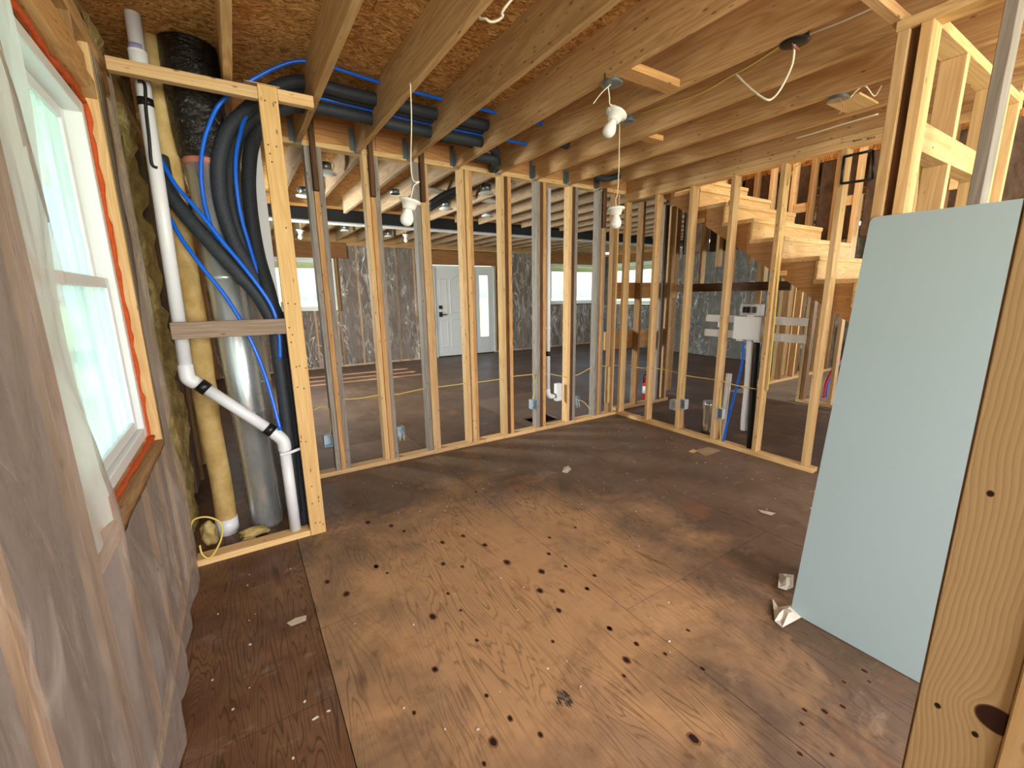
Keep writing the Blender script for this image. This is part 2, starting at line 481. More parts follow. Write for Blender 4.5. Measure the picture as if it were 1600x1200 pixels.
def structure(name, loc=(0, 0, 0)):
    o = bpy.data.objects.new(name, None); o.location = loc; o['kind'] = 'structure'; o.empty_display_size = .1
    return link(o)
def thing(name, loc, label, cat, group=None):
    o = bpy.data.objects.new(name, None); o.location = loc; o.empty_display_size = .1; link(o)
    return tag(o, label, cat, group)
def tag(o, label, cat, group=None):
    o['label'] = label; o['category'] = cat
    if group: o['group'] = group
    return o

def grid(name, nu, nv, fn, mat, parent=None, smooth=True, skip=None, origin=None):
    v = [fn(i / nu, j / nv) for j in range(nv + 1) for i in range(nu + 1)]
    f = []
    for j in range(nv):
        for i in range(nu):
            if skip and skip((i + .5) / nu, (j + .5) / nv): continue
            a = j * (nu + 1) + i
            f.append((a, a + 1, a + nu + 2, a + nu + 1))
    return meshobj(name, v, f, mat, parent, smooth, origin)

def N(x, y, z, s=1.0): return noise.noise(Vector((x * s, y * s, z * s)))

# ------------------------------------------------------------------ setting: floor
YF, YB = 3.596, 3.685          # stud partition facing the camera
XR, XRB = 3.757, 3.846         # stud partition at right angles to it
XL = -.37                      # inner face of the window wall
YEXT, XE = 9.45, 9.12          # outer walls of the house
ZJ, ZC = 2.500, 2.735          # underside and top of the joists
floor = structure('floor', (0, 0, 0))
GAP = .0016
def sheet(x0, x1, y0, y1, mat):
    o = box('plywood_sheet', x0 + GAP, x1 - GAP, y0 + GAP, y1 - GAP, -.018, 0.0, mat, floor, 0)
    return o
XA = .148
cols = [(-.52, XA), (XA, XA + 1.22), (XA + 1.22, XA + 2.44), (XA + 2.44, XA + 3.66), (XA + 3.66, 5.3), (5.3, 6.5), (6.5, 7.8), (7.8, 9.3)]
for ci, (x0, x1) in enumerate(cols):
    off = (1.482, 1.862, 1.2, 2.75, 1.1, .8, 1.4, .5)[ci]
    ys = [-2.7] + [off - 2.44 * k for k in (1, 0) if off - 2.44 * k > -2.6] + [off + 2.44 * k for k in range(1, 4) if off + 2.44 * k < 9.5] + [9.6]
    ys = sorted(set(ys))
    for y0, y1 in zip(ys, ys[1:]):
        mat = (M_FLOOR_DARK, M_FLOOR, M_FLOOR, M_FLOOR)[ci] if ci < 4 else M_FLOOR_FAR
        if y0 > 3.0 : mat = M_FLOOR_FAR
        if ci == 3 and y0 < 3.9 < y1:          # the sheet with the cut-out opening
            hx0, hx1, hy0, hy1 = 2.72, 3.08, 3.83, 4.10
            bm = bmesh.new()
            for (a, b, c, d) in ((x0, hx0, y0, y1), (hx1, x1, y0, y1), (hx0, hx1, y0, hy0), (hx0, hx1, hy1, y1)):
                r = bmesh.ops.create_cube(bm, size=1)
                bmesh.ops.scale(bm, vec=(b - a - GAP, d - c - GAP, .018), verts=r['verts'])
                bmesh.ops.translate(bm, vec=((a + b) / 2, (c + d) / 2, -.009), verts=r['verts'])
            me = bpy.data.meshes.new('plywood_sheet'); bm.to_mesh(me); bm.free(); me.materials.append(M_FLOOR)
            link(bpy.data.objects.new('plywood_sheet', me), floor)
            continue
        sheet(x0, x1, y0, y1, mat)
box('void_slab', -.52, 9.3, -2.7, 9.6, -.30, -.20, M_DARKVOID, floor, 0)  # near-black slab paints the darkness seen through the floor opening
for x in (1.4, 2.62, 3.2, 4.4, 6.5):
    box('floor_joist', x, x + .04, -2.6, 9.5, -.20, -.018, W(BRN, 'y'), floor)
KN = [(560 + x / 4, 700 + y / 4, r / 4) for x, y, r in ((735,275,12),(205,487,18),(285,520,14),(655,550,15),(790,607,18),(525,590,16),(530,725,16),(650,742,12),(928,715,22),(1145,772,22),(115,740,16),(180,782,10),(1135,892,20),(1275,893,17),(1430,880,15),(1252,1015,18),(465,1055,24),(1190,662,14),(1295,738,12),(1475,797,13),(1570,1130,16),(1195,560,10),(560,910,12),(640,1015,10),(1355,497,10),(60,465,20))]
KN += [(700 + x / 4, 900 + y / 4, r / 4) for x, y, r in ((870,78,10),(1010,325,14),(1115,525,24),(1178,425,16),(1357,487,13),(240,748,14),(180,402,12),(388,890,18),(283,1037,28),(577,992,18),(655,410,10),(1535,1015,34),(1100,625,12),(1500,340,12),(1590,580,18),(225,1175,14))]
KN += [(300 + x / 3.43, 850 + y / 3.43, r / 3.43) for x, y, r in ((725,203,16),(828,268,20),(1302,672,18),(985,120,12),(1190,905,12))]
KN += [(1180 + x / 3.43, 850 + y / 3.43, r / 3.43) for x, y, r in ((265,890,14),(372,898,18),(470,872,16),(250,965,13),(475,740,13),(585,680,16),(240,1125,16),(412,1130,10),(610,738,9))]
def inlay(name, mat, k, z, ragged):
    rk = random.Random(11); v, f = [], []
    for px, py, r in KN:
        c = P(px, py, 2, 0); e = P(px + r, py, 2, 0); rr = max(.006, (e - c).length * .78) * k
        b = len(v); m = 14
        for q in range(m):
            a = 2 * math.pi * q / m; w = 1 + rk.uniform(-ragged, ragged)
            v.append((c.x + math.cos(a) * rr * w * .9, c.y + math.sin(a) * rr * w * 1.25, z))
        f.append(tuple(range(b, b + m)))
    o = meshobj(name, v, f, mat, floor); o['kind'] = 'stuff'; return o
inlay('knot_halos', plain('knot_halo', '#83583a', .55), 1.45, .0003, .12)
inlay('knots', plain('knot', '#21150f', .6), .95, .0006, .12)
def smudge(px, py, rx, ry, mat, k):
    c = P(px, py, 2, 0); v, f = [], []; rk = random.Random(k)
    for q in range(38):
        a = rk.uniform(0, 6.28); r = rk.random() ** .7
        x = c.x + math.cos(a) * rx * r; y = c.y + math.sin(a) * ry * r
        l = rk.uniform(.006, .020); w = rk.uniform(.0015, .004); b = len(v); z = .0004 + q * 1e-6
        v += [(x - w, y, z), (x, y - l, z), (x + w, y, z), (x + w * .3, y + l, z)]; f.append((b, b + 1, b + 2, b + 3))
    o = meshobj('soot_mark', v, f, mat, floor); o['kind'] = 'stuff'
M_SOOT = plain('soot', '#3b3836', .8, var=.6, nscale=70)
smudge(880, 1092, .030, .034, M_SOOT, 1); smudge(800, 699, .07, .09, plain('soot_dark', '#36302f', .8, var=.5, nscale=60), 2)
for (x0, x1) in ((6.0, 7.22), (7.22, 8.44), (8.44, 9.1)):
    box('underlayment_sheet', x0 + GAP, x1 - GAP, .6, 3.52, 0, .012, M_FLOOR_GREY, floor, 0)

# ------------------------------------------------------------------ setting: ceiling with joists
ceiling = structure('ceiling', (0, 0, 0))
def ceil_region(x0, x1, y0, y1):
    y = y0; r = 0
    while y < y1 - .01:
        yn = min(y + 1.22, y1); x = x0 - (1.22 if r % 2 else 0)
        while x < x1 - .01:
            a, b = max(x, x0), min(x + 2.44, x1)
            if b > a + .01: box('strandboard_sheet', a + GAP, b - GAP, y + GAP, yn - GAP, ZC, ZC + .018, M_OSB, ceiling, 0)
            x += 2.44
        y = yn; r += 1
ceil_region(-.52, 3.87, -2.6, 9.5)
ceil_region(3.87, 9.2, 3.75, 9.5)
ceil_region(5.3, 9.2, -1.0, 3.75)
for (a, b, c_, d) in ((-.52, 3.87, -2.6, 9.5), (3.87, 9.2, 3.75, 9.5), (5.3, 9.2, -1.0, 3.75)):
    box('sun_block_slab', a, b, c_, d, ZC + .019, ZC + .06, M_OSB, ceiling, 0)  # unseen slab added to stop sun leaking through the sheet gaps
JR = [.125 + .4064 * i for i in range(9)]
for i, xr in enumerate(JR):
    box('joist', xr - .038, xr, -2.5, YF - .001, ZJ, ZC, W(JOI, 'y', .6), ceiling)
    if i > 0 or True:
        h = thing  # hangers are made below
for i, xr in enumerate(JR[1:]):
    hg = box('joist_hanger', xr - .038 - .034, xr - .0385, YF - .004, YF - .0005, ZJ + .012, ZJ + .165, M_STEEL, ceiling, .0005)
    box('hanger_cheek', xr - .041, xr - .0385, YF - .052, YF - .001, ZJ - .002, ZJ + .12, M_STEEL, hg, .0003)
    box('hanger_seat', xr - .041, xr + .003, YF - .045, YF - .001, ZJ - .004, ZJ - .001, M_STEEL, hg, .0003)
# joists of the front room, in two bays either side of the steel beam
xj = -.25
while xj < XE - .1:
    box('joist', xj, xj + .038, YB + .04, 6.34, ZJ + .03, ZC, W(FARJ, 'y', .5), ceiling)
    box('joist', xj + .07, xj + .108, 6.48, YEXT - .02, ZJ + .03, ZC, W(FARJ, 'y', .5), ceiling)
    xj += .4064
# right-hand rooms
for k in range(9):
    xx = 5.5 + k * .4064
    box('joist', xx, xx + .038, -.6, 3.6, ZJ + .03, ZC, W(JOI, 'y', .5), ceiling)
# blocking between joists
p = P(968, 124, 2, ZJ + .03)
box('blocking', JR[4] - .005, JR[5] - .04, 1.66, 1.75, ZJ - .0, ZJ + .038, W(ORG, 'x'), ceiling)
box('blocking', JR[6] + .001, JR[6] + .16, 2.25, 2.33, ZJ + .001, ZJ + .036, W(ORG, 'x'), ceiling)

# ------------------------------------------------------------------ setting: stud wall across the room
wm = structure('wall_middle', (0, YF, 0))
plate_bits = [(.315, 1.95, GREY), (1.95, 2.56, TAN), (2.56, 3.12, GREY), (3.12, XR, PALE)]
for a, b, c in plate_bits:
    box('bottom_plate', a, b - .002, YF, YB, 0, .038, W(TAN if c is GREY else c, 'x'), wm)
box('top_plate', -.36, XR + .08, YF, YB, ZJ, ZJ + .038, W(PALE, 'x'), wm)
for a, b in ((-.36, 1.06), (1.062, 2.60), (2.602, XRB)):
    box('rim_beam', a, b, YF + .001, YB, ZJ + .0385, ZC - .001, W(REDB, 'x', .2), wm)
PACKS = [  # first, middle, last colours; middle style
    (GREY, ORG, GREY, 'top'), (TAN, ORG, GREY, 'top'), (GREY, TAN, TAN, 'top'),
    (TAN, PALE, ORG, 'proud'), (PALE, DKB, ORG, 'deep'), (GREY, DKB, ORG, 'deep'),
    (TAN, DKB, GREY, 'deep'), (GREY, ORG, GREY, 'top')]
XP = [.5466 + .4064 * i for i in range(8)]
ZTOP = ZJ - .0005
for x, (a, b, c, st) in zip(XP, PACKS):
    box('stud', x, x + .038, YF + .001, YB, .0385, ZTOP, W(a, 'z', .6), wm)
    xm = x + .0395
    if st == 'top':
        zb = 2.20 if x < 3 else 2.13
        box('stud', xm, xm + .037, YF - .006, YB - .012, .0385, zb - .002, W(b, 'z', .6), wm)
        box('stud', xm, xm + .037, YF - .036, YF - .002, zb, ZC - .03 if x < .9 else ZJ + .13, W(DKB, 'z', .3), wm)
        box('stud', xm, xm + .037, YF + .001, YB - .012, zb, ZTOP, W(DKB, 'z', .3), wm)
    elif st == 'proud':
        box('stud', xm, xm + .037, YF - .018, YB - .02, .0385, ZTOP, W(b, 'z', .6), wm)
    else:
        box('stud', xm, xm + .037, YF + .016, YB, .0385, ZTOP, W(b, 'z', .3), wm)
    box('stud', x + .0785, x + .1165, YF + .001 + random.uniform(0, .006), YB, .0385, ZTOP, W(c, 'z', .6), wm)
box('stud', 3.640, 3.678, YF + .001, YB, .0385, ZTOP, W(BRN, 'z'), wm)
box('stud', 3.680, 3.718, YF + .02, YB, .0385, ZTOP, W(TAN, 'z'), wm)
# short block nailed at the foot of the corner
q = P(843, 600, 1, YF - .03)
box('blocking', 3.60, 3.639, YF + .002, YF + .05, .16, .60, W(PALE, 'z', .1), wm)
# the partition carries on past the corner
for x in (4.20, 4.58):
    box('stud', x, x + .038, 3.70, 3.79, .0385, 2.49, W(BRN if x < 4.4 else GREY, 'z'), wm)
box('stud', 4.63, 4.668, 3.70, 3.79, .0385, 2.49, W(DKB, 'z'), wm)
box('stud', 4.76, 4.798, 3.70, 3.79, .0385, 2.49, W(TAN, 'z'), wm)
box('bottom_plate', XRB + .01, 4.85, 3.70, 3.79, 0, .038, W(TAN, 'x'), wm)
box('blocking', 3.86, 5.0, 3.795, 3.835, 1.37, 1.565, W(ORG, 'x'), wm)
box('blocking', 3.74, 4.95, 3.795, 3.835, .76, .98, W(ORG, 'x'), wm)
for k in range(4):
    x = 7.1 + .3 * k
    box('stud', x, x + .038, 3.56, 3.65, .0385, 2.49, W(TAN, 'z'), wm)
    box('stud', x + .045, x + .083, 3.56, 3.65, .0385, 2.49, W(BRN, 'z'), wm)
box('bottom_plate', 6.9, 8.3, 3.56, 3.65, 0, .038, W(TAN, 'x'), wm)

# ------------------------------------------------------------------ setting: stud wall on the side of the stairs
wr = structure('wall_right', (XR, 2.5, 0))
box('bottom_plate', XR, XRB, 1.455, YF - .002, 0, .038, W(PALE, 'y', .3), wr)
box('top_plate', XR, XRB, .72, YF - .002, 2.417, 2.4575, W(TAN, 'y', .5), wr)
box('top_plate', XR + .001, XRB, .72, YF - .002, 2.4585, 2.4985, W(TAN, 'y', .5), wr)
box('rim_joist', XR + .03, XR + .068, .72, YF - .002, ZJ + .004, ZC - .001, W(JOI, 'y'), wr)
YS = [1.5077 + .4064 * i for i in range(5)]
for i, y in enumerate(YS):
    box('stud', XR + .001, XRB, y, y + .038, .0385, 2.4165, W(PALE if i in (0, 1, 3) else TAN, 'z', .5), wr)
box('stud', XR + .001, XRB, YF - .042, YF - .004, .0385, 2.4165, W(PALE, 'z', .7), wr)
box('stud', XR + .001, XRB, 1.10, 1.138, .0385, 2.4165, W(TAN, 'z'), wr)
# pencil note scribbled on the upper plate
for a, b, w in (((1332, 221), (1347, 218), 0), ((1354, 217), (1368, 214), 1)):
    pts = []
    for k in range(15):
        s = k / 14
        pp = P(a[0] + (b[0] - a[0]) * s, a[1] + (b[1] - a[1]) * s + (1.1 * math.sin(k * 2.4 + w) + .5 * math.sin(k * 5.1)) * (1.4 if k < 4 else .8), 0, XR)
        pts.append(Vector((XR - .0008, pp.y, pp.z)))
    tube('pencil_note', pts, .0014, M_BLACK, wr, 5)

# ------------------------------------------------------------------ setting: wall with the big window
wlft = structure('wall_left', (XL, 1.5, 0))
XO = XL - .14
WY0, WY1, WZ0, WZ1 = 1.40, 2.56, .79, 2.245
def lstud(y, z0=.04, z1=2.455, c=BRN, w=.038): return box('stud', XO, XL, y, y + w, z0, z1, W(c, 'z', .4), wlft)
lstud(WY1, .04, 2.455, PALE); lstud(WY1 + .039, c=GREY); lstud(WY1 + .085, c=GREY); lstud(WY1 + .128, c=BRN, w=.10)
lstud(WY0 - .038, c=BRN); lstud(WY0 - .077, c=BRN)
for y in (.95, .55, .15, -.25, -.65, -1.05, -1.45, -1.85, -2.25): lstud(y, c=ORG)
for y in (1.62, 2.02, 2.33): lstud(y, .04, .745, ORG)
for y in (1.62, 2.02, 2.33): lstud(y, 2.37, 2.455, BRN)
box('bottom_plate', XO, XL, -2.4, 2.79, 0, .039, W(TAN, 'y'), wlft)
for z in (2.456, 2.495): box('top_plate', XO, XL, -2.4, YEXT, z, z + .038, W(JOI, 'y'), wlft)
box('rim_joist', XO + .06, XO + .10, -2.4, YEXT, 2.535, ZC - .001, W(JOI, 'y'), wlft)
box('window_sill_plate', XO, XL + .002, WY0, WY1, .752, .79, W(BRN, 'y'), wlft)
box('header', XL - .045, XL + .001, WY0 - .05, 2.44, WZ1, WZ1 + .12, W(ORG, 'y'), wlft)
box('header', XO, XL - .05, WY0, WY1, WZ1, WZ1 + .12, W(BRN, 'y'), wlft)
box('header', XL - .045, XL - .001, 2.445, WY1, WZ1 + .002, WZ1 + .07, W(PALE, 'y'), wlft)
# sheathing and siding, with the window opening left free
def sheath(y0, y1, z0, z1):
    box('sheathing', XO - .014, XO - .001, y0, y1, z0, z1, M_OSB, wlft, 0)
    box('siding', XO - .03, XO - .015, y0, y1, z0, z1, M_SIDING, wlft, 0)
sheath(-2.5, WY0, -.2, 2.75); sheath(WY0, WY1, -.2, WZ0); sheath(WY0, WY1, WZ1, 2.75); sheath(WY1, 5.4, -.2, 2.75)
sheath(5.4, 6.9, -.2, 1.0); sheath(5.4, 6.9, 2.2, 2.75); sheath(6.9, 7.72, -.2, 2.75)
sheath(7.72, 9.5, -.2, .75); sheath(7.72, 9.5, 2.25, 2.75)
sheath(7.84, 8.08, .75, 2.25); sheath(8.20, 8.50, .75, 2.25); sheath(8.62, 9.5, .75, 2.25)  # narrow gaps added out of view to shape thin sun streaks
for y in (4.0, 4.4, 4.8, 5.2, 7.1, 7.5, 9.1): lstud(y, c=BRN)
# insulation between the studs
prev = None
ysx = [-2.212, -1.85, -1.45, -1.05, -.65, -.25, .15, .55, .95, 1.32]
for a, b in zip(ysx, ysx[1:]):
    box('insulation_batt', XO, XL - .012, a + .04, b - .002, .042, 2.45, M_BATT, wlft, .01)
for a, b in ((WY0 + .002, 1.62), (1.66, 2.02), (2.06, 2.33), (2.37, WY1 - .002)):
    box('insulation_batt', XO, XL - .012, a, b, .042, .745, M_BATT, wlft, .008)
def spray(u, v):
    y = 2.795 + u * .87; z = v * 2.7
    return (XO + .115 + .05 * N(y, 0, z, 5) + .03 * N(y, 3, z, 13), y, z)
grid('spray_foam', 18, 44, spray, M_FOAM, wlft, origin=(XO, 3.1, 1.2))
box('insulation_batt', XO, XL - .02, 3.7, 5.3, .05, 2.4, M_BATT, wlft, .01)

# clear plastic stapled over the window wall
def film_left(u, v):
    y = -2.3 + u * 5.10; z = 2.46 * v
    b = .012 + .020 * N(y * 2.3, 1.3, z * .7) + .010 * N(y * 6.5, 5.1, z * 1.6) + .006 * N(y * 14, 2.2, z * 5)
    b += .018 * (1 - 2.4 * abs(N(y * 3.2 + z * .5, 7, z * .45))) + .010 * (1 - 2.6 * abs(N(y * 9 - z, 3, z * 1.3)))
    b += .028 * math.exp(-((z - .35) / .45) ** 2) * (.6 + .5 * math.sin(y * 5.2))
    b += .026 * math.exp(-((y - 1.30 - .05 * math.sin(z * 3)) / .05) ** 2) * max(0, 1 - abs(z - 1.0) / 1.1)
    k = max(0, min(1, (2.80 - y) / .12)); b *= .25 + .75 * k
    if y > 1.40: b *= 1 - .9 * math.exp(-((z - .74) / .10) ** 2) * min(1, (y - 1.40) / .15)
    return (XL + .006 + max(b, .0), y, z + .006)
def film_hole(u, v):
    y = -2.3 + u * 5.10; z = 2.46 * v
    return (1.40 + .03 * math.sin(z * 4.0) < y < WY1 + .005 and WZ0 - .03 < z < WZ1 + .02) or z > 2.43 - .05 * math.sin(y * 3) ** 2 or (z > WZ1 + .01 and y > 1.2 and y < 2.60)
fl = grid('plastic_sheet', 320, 110, film_left, M_FILM, None, True, film_hole, origin=(XL, 1.0, 1.2))
tag(fl, 'clear wrinkled plastic sheet stapled over the brown insulated wall around the big window', 'plastic sheet')
def veil(u, v):
    z = .80 + 1.42 * v
    y = 1.385 + (.26 + .05 * math.sin(z * 4)) * u
    return (XL - .02 + .02 * N(y * 9, 2, z * 2) + .012 * math.sin(u * 7), y, z)
vl = grid('plastic_strip', 10, 40, veil, M_FILM_VEIL, None, True, origin=(XL, 1.5, 1.5))
tag(vl, 'milky strip of plastic hanging over the near edge of the big white window', 'plastic sheet')

# ------------------------------------------------------------------ window in the left wall
def hung_window(name, x_in, x_out, y0, y1, z0, z1, zm):
    """vinyl double hung window in a wall that runs along y"""
    w = structure(name, ((x_in + x_out) / 2, (y0 + y1) / 2, z0))
    f = .045
    def ring(nm, xa, xb, a, b, c, d, t, par):
        for (p0, p1, q0, q1) in ((a, a + t, c, d), (b - t, b, c, d), (a + t, b - t, c, c + t), (a + t, b - t, d - t, d)):
            box(nm, xa, xb, p0, p1, q0, q1, M_VINYL, par, .003)
    ring('frame', x_out, x_in, y0, y1, z0, z1, f, w)
    d = (x_in - x_out)
    xa, xb = x_in - d * .50, x_in - d * .22
    ring('lower_sash', xa, xb, y0 + f + .001, y1 - f - .001, z0 + f + .001, zm + .02, .042, w)
    box('pane', (xa + xb) / 2 - .003, (xa + xb) / 2 + .003, y0 + f + .04, y1 - f - .04, z0 + f + .04, zm - .02, M_GLASS_MILKY, w, 0)
    xa, xb = x_in - d * .85, x_in - d * .55
    ring('upper_sash', xa, xb, y0 + f + .001, y1 - f - .001, zm - .02, z1 - f - .001, .042, w)
    box('pane', (xa + xb) / 2 - .003, (xa + xb) / 2 + .003, y0 + f + .04, y1 - f - .04, zm + .02, z1 - f - .04, M_GLASS_MILKY, w, 0)
    return w
win1 = hung_window('window_1', -.415, -.515, WY0 + .02, 2.535, .825, 2.215, 1.515)
# orange expanding foam round the frame
def foam_run(a, b, n=36):
    pts = [Vector(a).lerp(Vector(b), k / n) for k in range(n + 1)]
    pts = [q + Vector((random.uniform(-.004, .004),) * 3) for q in pts]
    rad = [.008 + .007 * abs(N(k * .7, a[1], a[2])) + random.uniform(-.002, .003) for k in range(n + 1)]
    v, f_ = tube_data(pts, .01, 7, rad)
    return meshobj('foam_seal', v, f_, M_FOAMSEAL, win1, True, origin=a)
foam_run((-.415, 2.548, .80), (-.410, 2.548, 2.235))
foam_run((-.410, 1.42, .806), (-.405, 2.55, .806))
foam_run((-.412, 1.42, 2.230), (-.412, 2.55, 2.230))

# ------------------------------------------------------------------ corner chase of pipes: its framing
wc = structure('wall_chase', (0, 2.71, 0))
box('bottom_plate', -.345, .226, 2.715, 2.804, 0, .038, W(PALE, 'x'), wc)
box('stud', .227, .315, 2.712, 2.750, 0.0, 2.494, W(('#e3bd80', '#cda063'), 'z', .2), wc)
box('stud', .275, .315, 2.752, 2.84, .0, 2.43, W(DKB, 'z', .2), wc)
box('top_plate', -.345, .226, 2.712, 2.755, 2.425, 2.480, W(TAN, 'x'), wc)
box('top_plate', .316, .486, 2.712, 2.755, 2.434, 2.490, W(TAN, 'x'), wc)
box('blocking', .173, .328, 2.7125, 2.755, 2.4955, 2.4985, W(TAN, 'x'), wc)
box('blocking', -.283, .226, 2.712, 2.750, 1.246, 1.330, W(('#9a8470', '#76614f'), 'x', .2), wc)

v_, f_ = [], []
for px, py in ((414, 157), (430, 160), (419, 226), (432, 229), (422, 240), (425, 253), (447, 356), (450, 474), (461, 475), (452, 512), (457, 523), (455, 535), (463, 573), (468, 572), (478, 575), (465, 605), (475, 607), (470, 690), (478, 690), (488, 787), (498, 783), (487, 760), (493, 817), (500, 816), (505, 819)):
    q = P(px, py, 1, 2.7115); b = len(v_)
    for k in range(8):
        a = 2 * math.pi * k / 8; v_.append((q.x + math.cos(a) * .0042, 2.7115, q.z + math.sin(a) * .0042))
    f_.append(tuple(range(b, b + 8)))
o = meshobj('nail_heads', v_, f_, plain('rusty_nail', '#4a2e1c', .6), wc); o['kind'] = 'stuff'

# ------------------------------------------------------------------ pipes and ducts in the chase
def Q(px, py, Y): return P(px, py, 1, Y)
pv = thing('drain_pipe', (-.26, 2.85, 1.0), 'long white plastic drain pipe by the window with black tape and a slanting lower arm', 'pipe')
tube('pipe', [(-.262, 2.86, 1.02), (-.236, 2.86, 2.735)], .031, M_PVC, pv, 18, sub=1)
lathe('coupling', [(0, .036), (.05, .036), (.05, .0365), (.062, .0365)], (-.241, 2.86, 2.52), (0.015, 0, 1), M_PVC, pv)
lathe('primer_ring', [(0, .0325), (.02, .0325)], (-.2405, 2.86, 2.583), (0.015, 0, 1), M_PURPLE, pv)
tube('elbow', [(-.262, 2.86, 1.10), (-.262, 2.86, 1.05), (-.255, 2.858, 1.02), (-.225, 2.855, .995)], .036, M_PVC, pv, 16)
arm0, arm1 = Vector((-.225, 2.855, .998)), Vector((.118, 2.80, .655))
tube('arm', [arm0, arm1], .031, M_PVC, pv, 18, sub=1)
for s0, s1 in ((.03, .13), (.86, .95)):
    tube('black_clamp', [arm0.lerp(arm1, s0), arm0.lerp(arm1, s1)], .037, M_TAPE, pv, 16, sub=1)
tube('elbow', [arm0.lerp(arm1, .93), (.135, 2.795, .630), (.148, 2.79, .60), (.150, 2.79, .555)], .036, M_PVC, pv, 16)
tube('pipe', [(.150, 2.79, .57), (.152, 2.775, .039)], .031, M_PVC, pv, 18, sub=1)
tube('hanger_strap', [(.12, 2.755, .54), (.175, 2.752, .545), (.26, 2.75, .565)], .009, M_PVC, pv, 8)
tube('tape', [Q(215, 127, 2.826), Q(226, 132, 2.826), Q(228, 170, 2.826), Q(233, 215, 2.826), Q(237, 255, 2.826), Q(246, 262, 2.824)], .007, M_TAPE, pv, 6)
lathe('tape_band', [(0, .0325), (.035, .0325)], (-.2427, 2.86, 2.345), (.015, 0, 1), M_TAPE, pv)

fp = thing('vent_pipe', (-.20, 3.02, .0), 'thick white standing pipe coated with yellow spray foam behind the drain pipe', 'pipe')
zs = [0.0, .03] + [.05 + 2.68 * k / 40 for k in range(41)]
pts = [Vector((-.205 + .012 * N(0, 1, z * 2), 3.06, z)) for z in zs]
rad = [.056 + (.010 * abs(N(3, 1, z * 4)) if z > .5 else 0) for z in zs]
v_, f_ = tube_data(pts, .056, 20, rad)
meshobj('pipe', v_, f_, M_PIPEFOAM, fp, True, origin=(-.205, 3.06, .75))
lathe('collar', [(0, .061), (.10, .061)], (-.205, 3.06, .0), (0, 0, 1), M_PVC, fp)

dt = thing('round_duct', (.02, 3.03, 0), 'shiny galvanised round duct standing in the corner chase, its top in black wrap', 'duct')
lathe('duct', [(0, .086), (.02, .092), (.75, .092), (.752, .094), (.77, .094), (.772, .092), (1.55, .092), (1.552, .0945), (1.57, .0945), (1.572, .092), (2.30, .092)], (.015, 3.045, 0.0), (-.028, 0, 1), M_DUCT, dt, 28)
sp_ = [(0, .098), (.01, .112), (.12, .125), (.3, .132), (.42, .13), (.55, .128)]
sl = lathe('insulating_sleeve', sp_, (-.045, 3.045, 2.18), (0, 0, 1), M_SLEEVE, dt, 28)
lathe('tape_band', [(0, .096), (.035, .096)], (-.045, 3.045, 2.15), (0, 0, 1), M_PINKTAPE, dt, 28)
lathe('wire_tie', [(0, .101), (.008, .101)], (-.045, 3.045, 2.19), (0, 0, 1), M_STEEL, dt, 28)

d2 = thing('round_duct', (.17, 3.25, 0), 'second galvanised duct half hidden behind the black insulated hoses', 'duct')
lathe('duct', [(0, .07), (.9, .07), (.902, .072), (.92, .072), (.922, .07), (2.5, .07)], (.085, 3.25, 0), (-.01, 0, 1), M_DUCT, d2, 24)
tag(box('white_plank', .165, .240, 3.12, 3.14, .001, 2.45, M_WHITE), 'tall narrow white plank standing behind the insulated hoses', 'board')

def hose(name, pts, r, label, mat=M_BLACKFOAM, group=None, cat='hose'):
    return tag(tube(name, pts, r, mat, None, 12, sub=7), label, cat, group or 'black insulated hoses')
def along(y, z, x0, x1): return [Vector((x0, y, z)), Vector(((x0 + x1) / 2, y, z)), Vector((x1, y, z))]
ZT = 2.645
# insulated hoses: along the joist bays, then down the chase
hose('insulated_hose', [(1.70, 2.985, 2.642), (1.2, 2.985, 2.642), (.75, 2.98, 2.65), (.42, 2.975, 2.635), Q(372, 185, 2.97), Q(345, 235, 2.95), Q(343, 300, 2.95), Q(362, 370, 2.94), Q(395, 430, 2.92), Q(425, 490, 2.9), Q(445, 560, 2.87), Q(458, 660, 2.86), Q(470, 760, 2.86), (.215, 2.85, .002)], .037,
     'black insulated hose bending widest out of the joists beside the blue tube')
hose('insulated_hose', [(1.70, 3.055, 2.642), (1.2, 3.055, 2.642), (.75, 3.04, 2.65), (.46, 3.03, 2.635), Q(385, 195, 3.02), Q(364, 240, 3.0), Q(362, 310, 3.0), Q(378, 375, 2.98), Q(405, 425, 2.97), Q(432, 490, 2.95), (.262, 2.93, 1.2), (.262, 2.92, .5), (.262, 2.92, .002)], .037,
     'black insulated hose running just inside the widest bend')
hose('insulated_hose', [(1.72, 3.10, 2.565), (1.2, 3.10, 2.565), (.75, 3.09, 2.575), (.50, 3.08, 2.565), (.34, 3.06, 2.50), Q(398, 215, 3.04), Q(389, 270, 3.02), Q(392, 330, 3.0), Q(404, 400, 2.95), Q(424, 470, 2.86), Q(433, 540, 2.83), Q(447, 650, 2.82), Q(462, 800, 2.82)], .037,
     'black insulated hose with a white tag hanging closest to the yellow stud')
hose('insulated_hose', [Q(250, 245, 2.99), Q(262, 295, 2.96), Q(290, 335, 2.92), Q(325, 375, 2.88), Q(370, 425, 2.86), Q(405, 465, 2.85), Q(428, 510, 2.84), Q(438, 560, 2.84)], .037,
     'black insulated hose crossing slantwise in front of the shiny duct')
tag(box('hose_tag', .222, .245, 2.81, 2.812, 1.385, 1.42, M_WHITE), 'small white tag stuck on the insulated hose', 'tag')
def pex(pts, label, mat=M_PEX, r=.0105, cat='pipe'): return tag(tube('plastic_tube', pts, r, mat, None, 10, sub=7), label, cat, 'plastic water tubes')
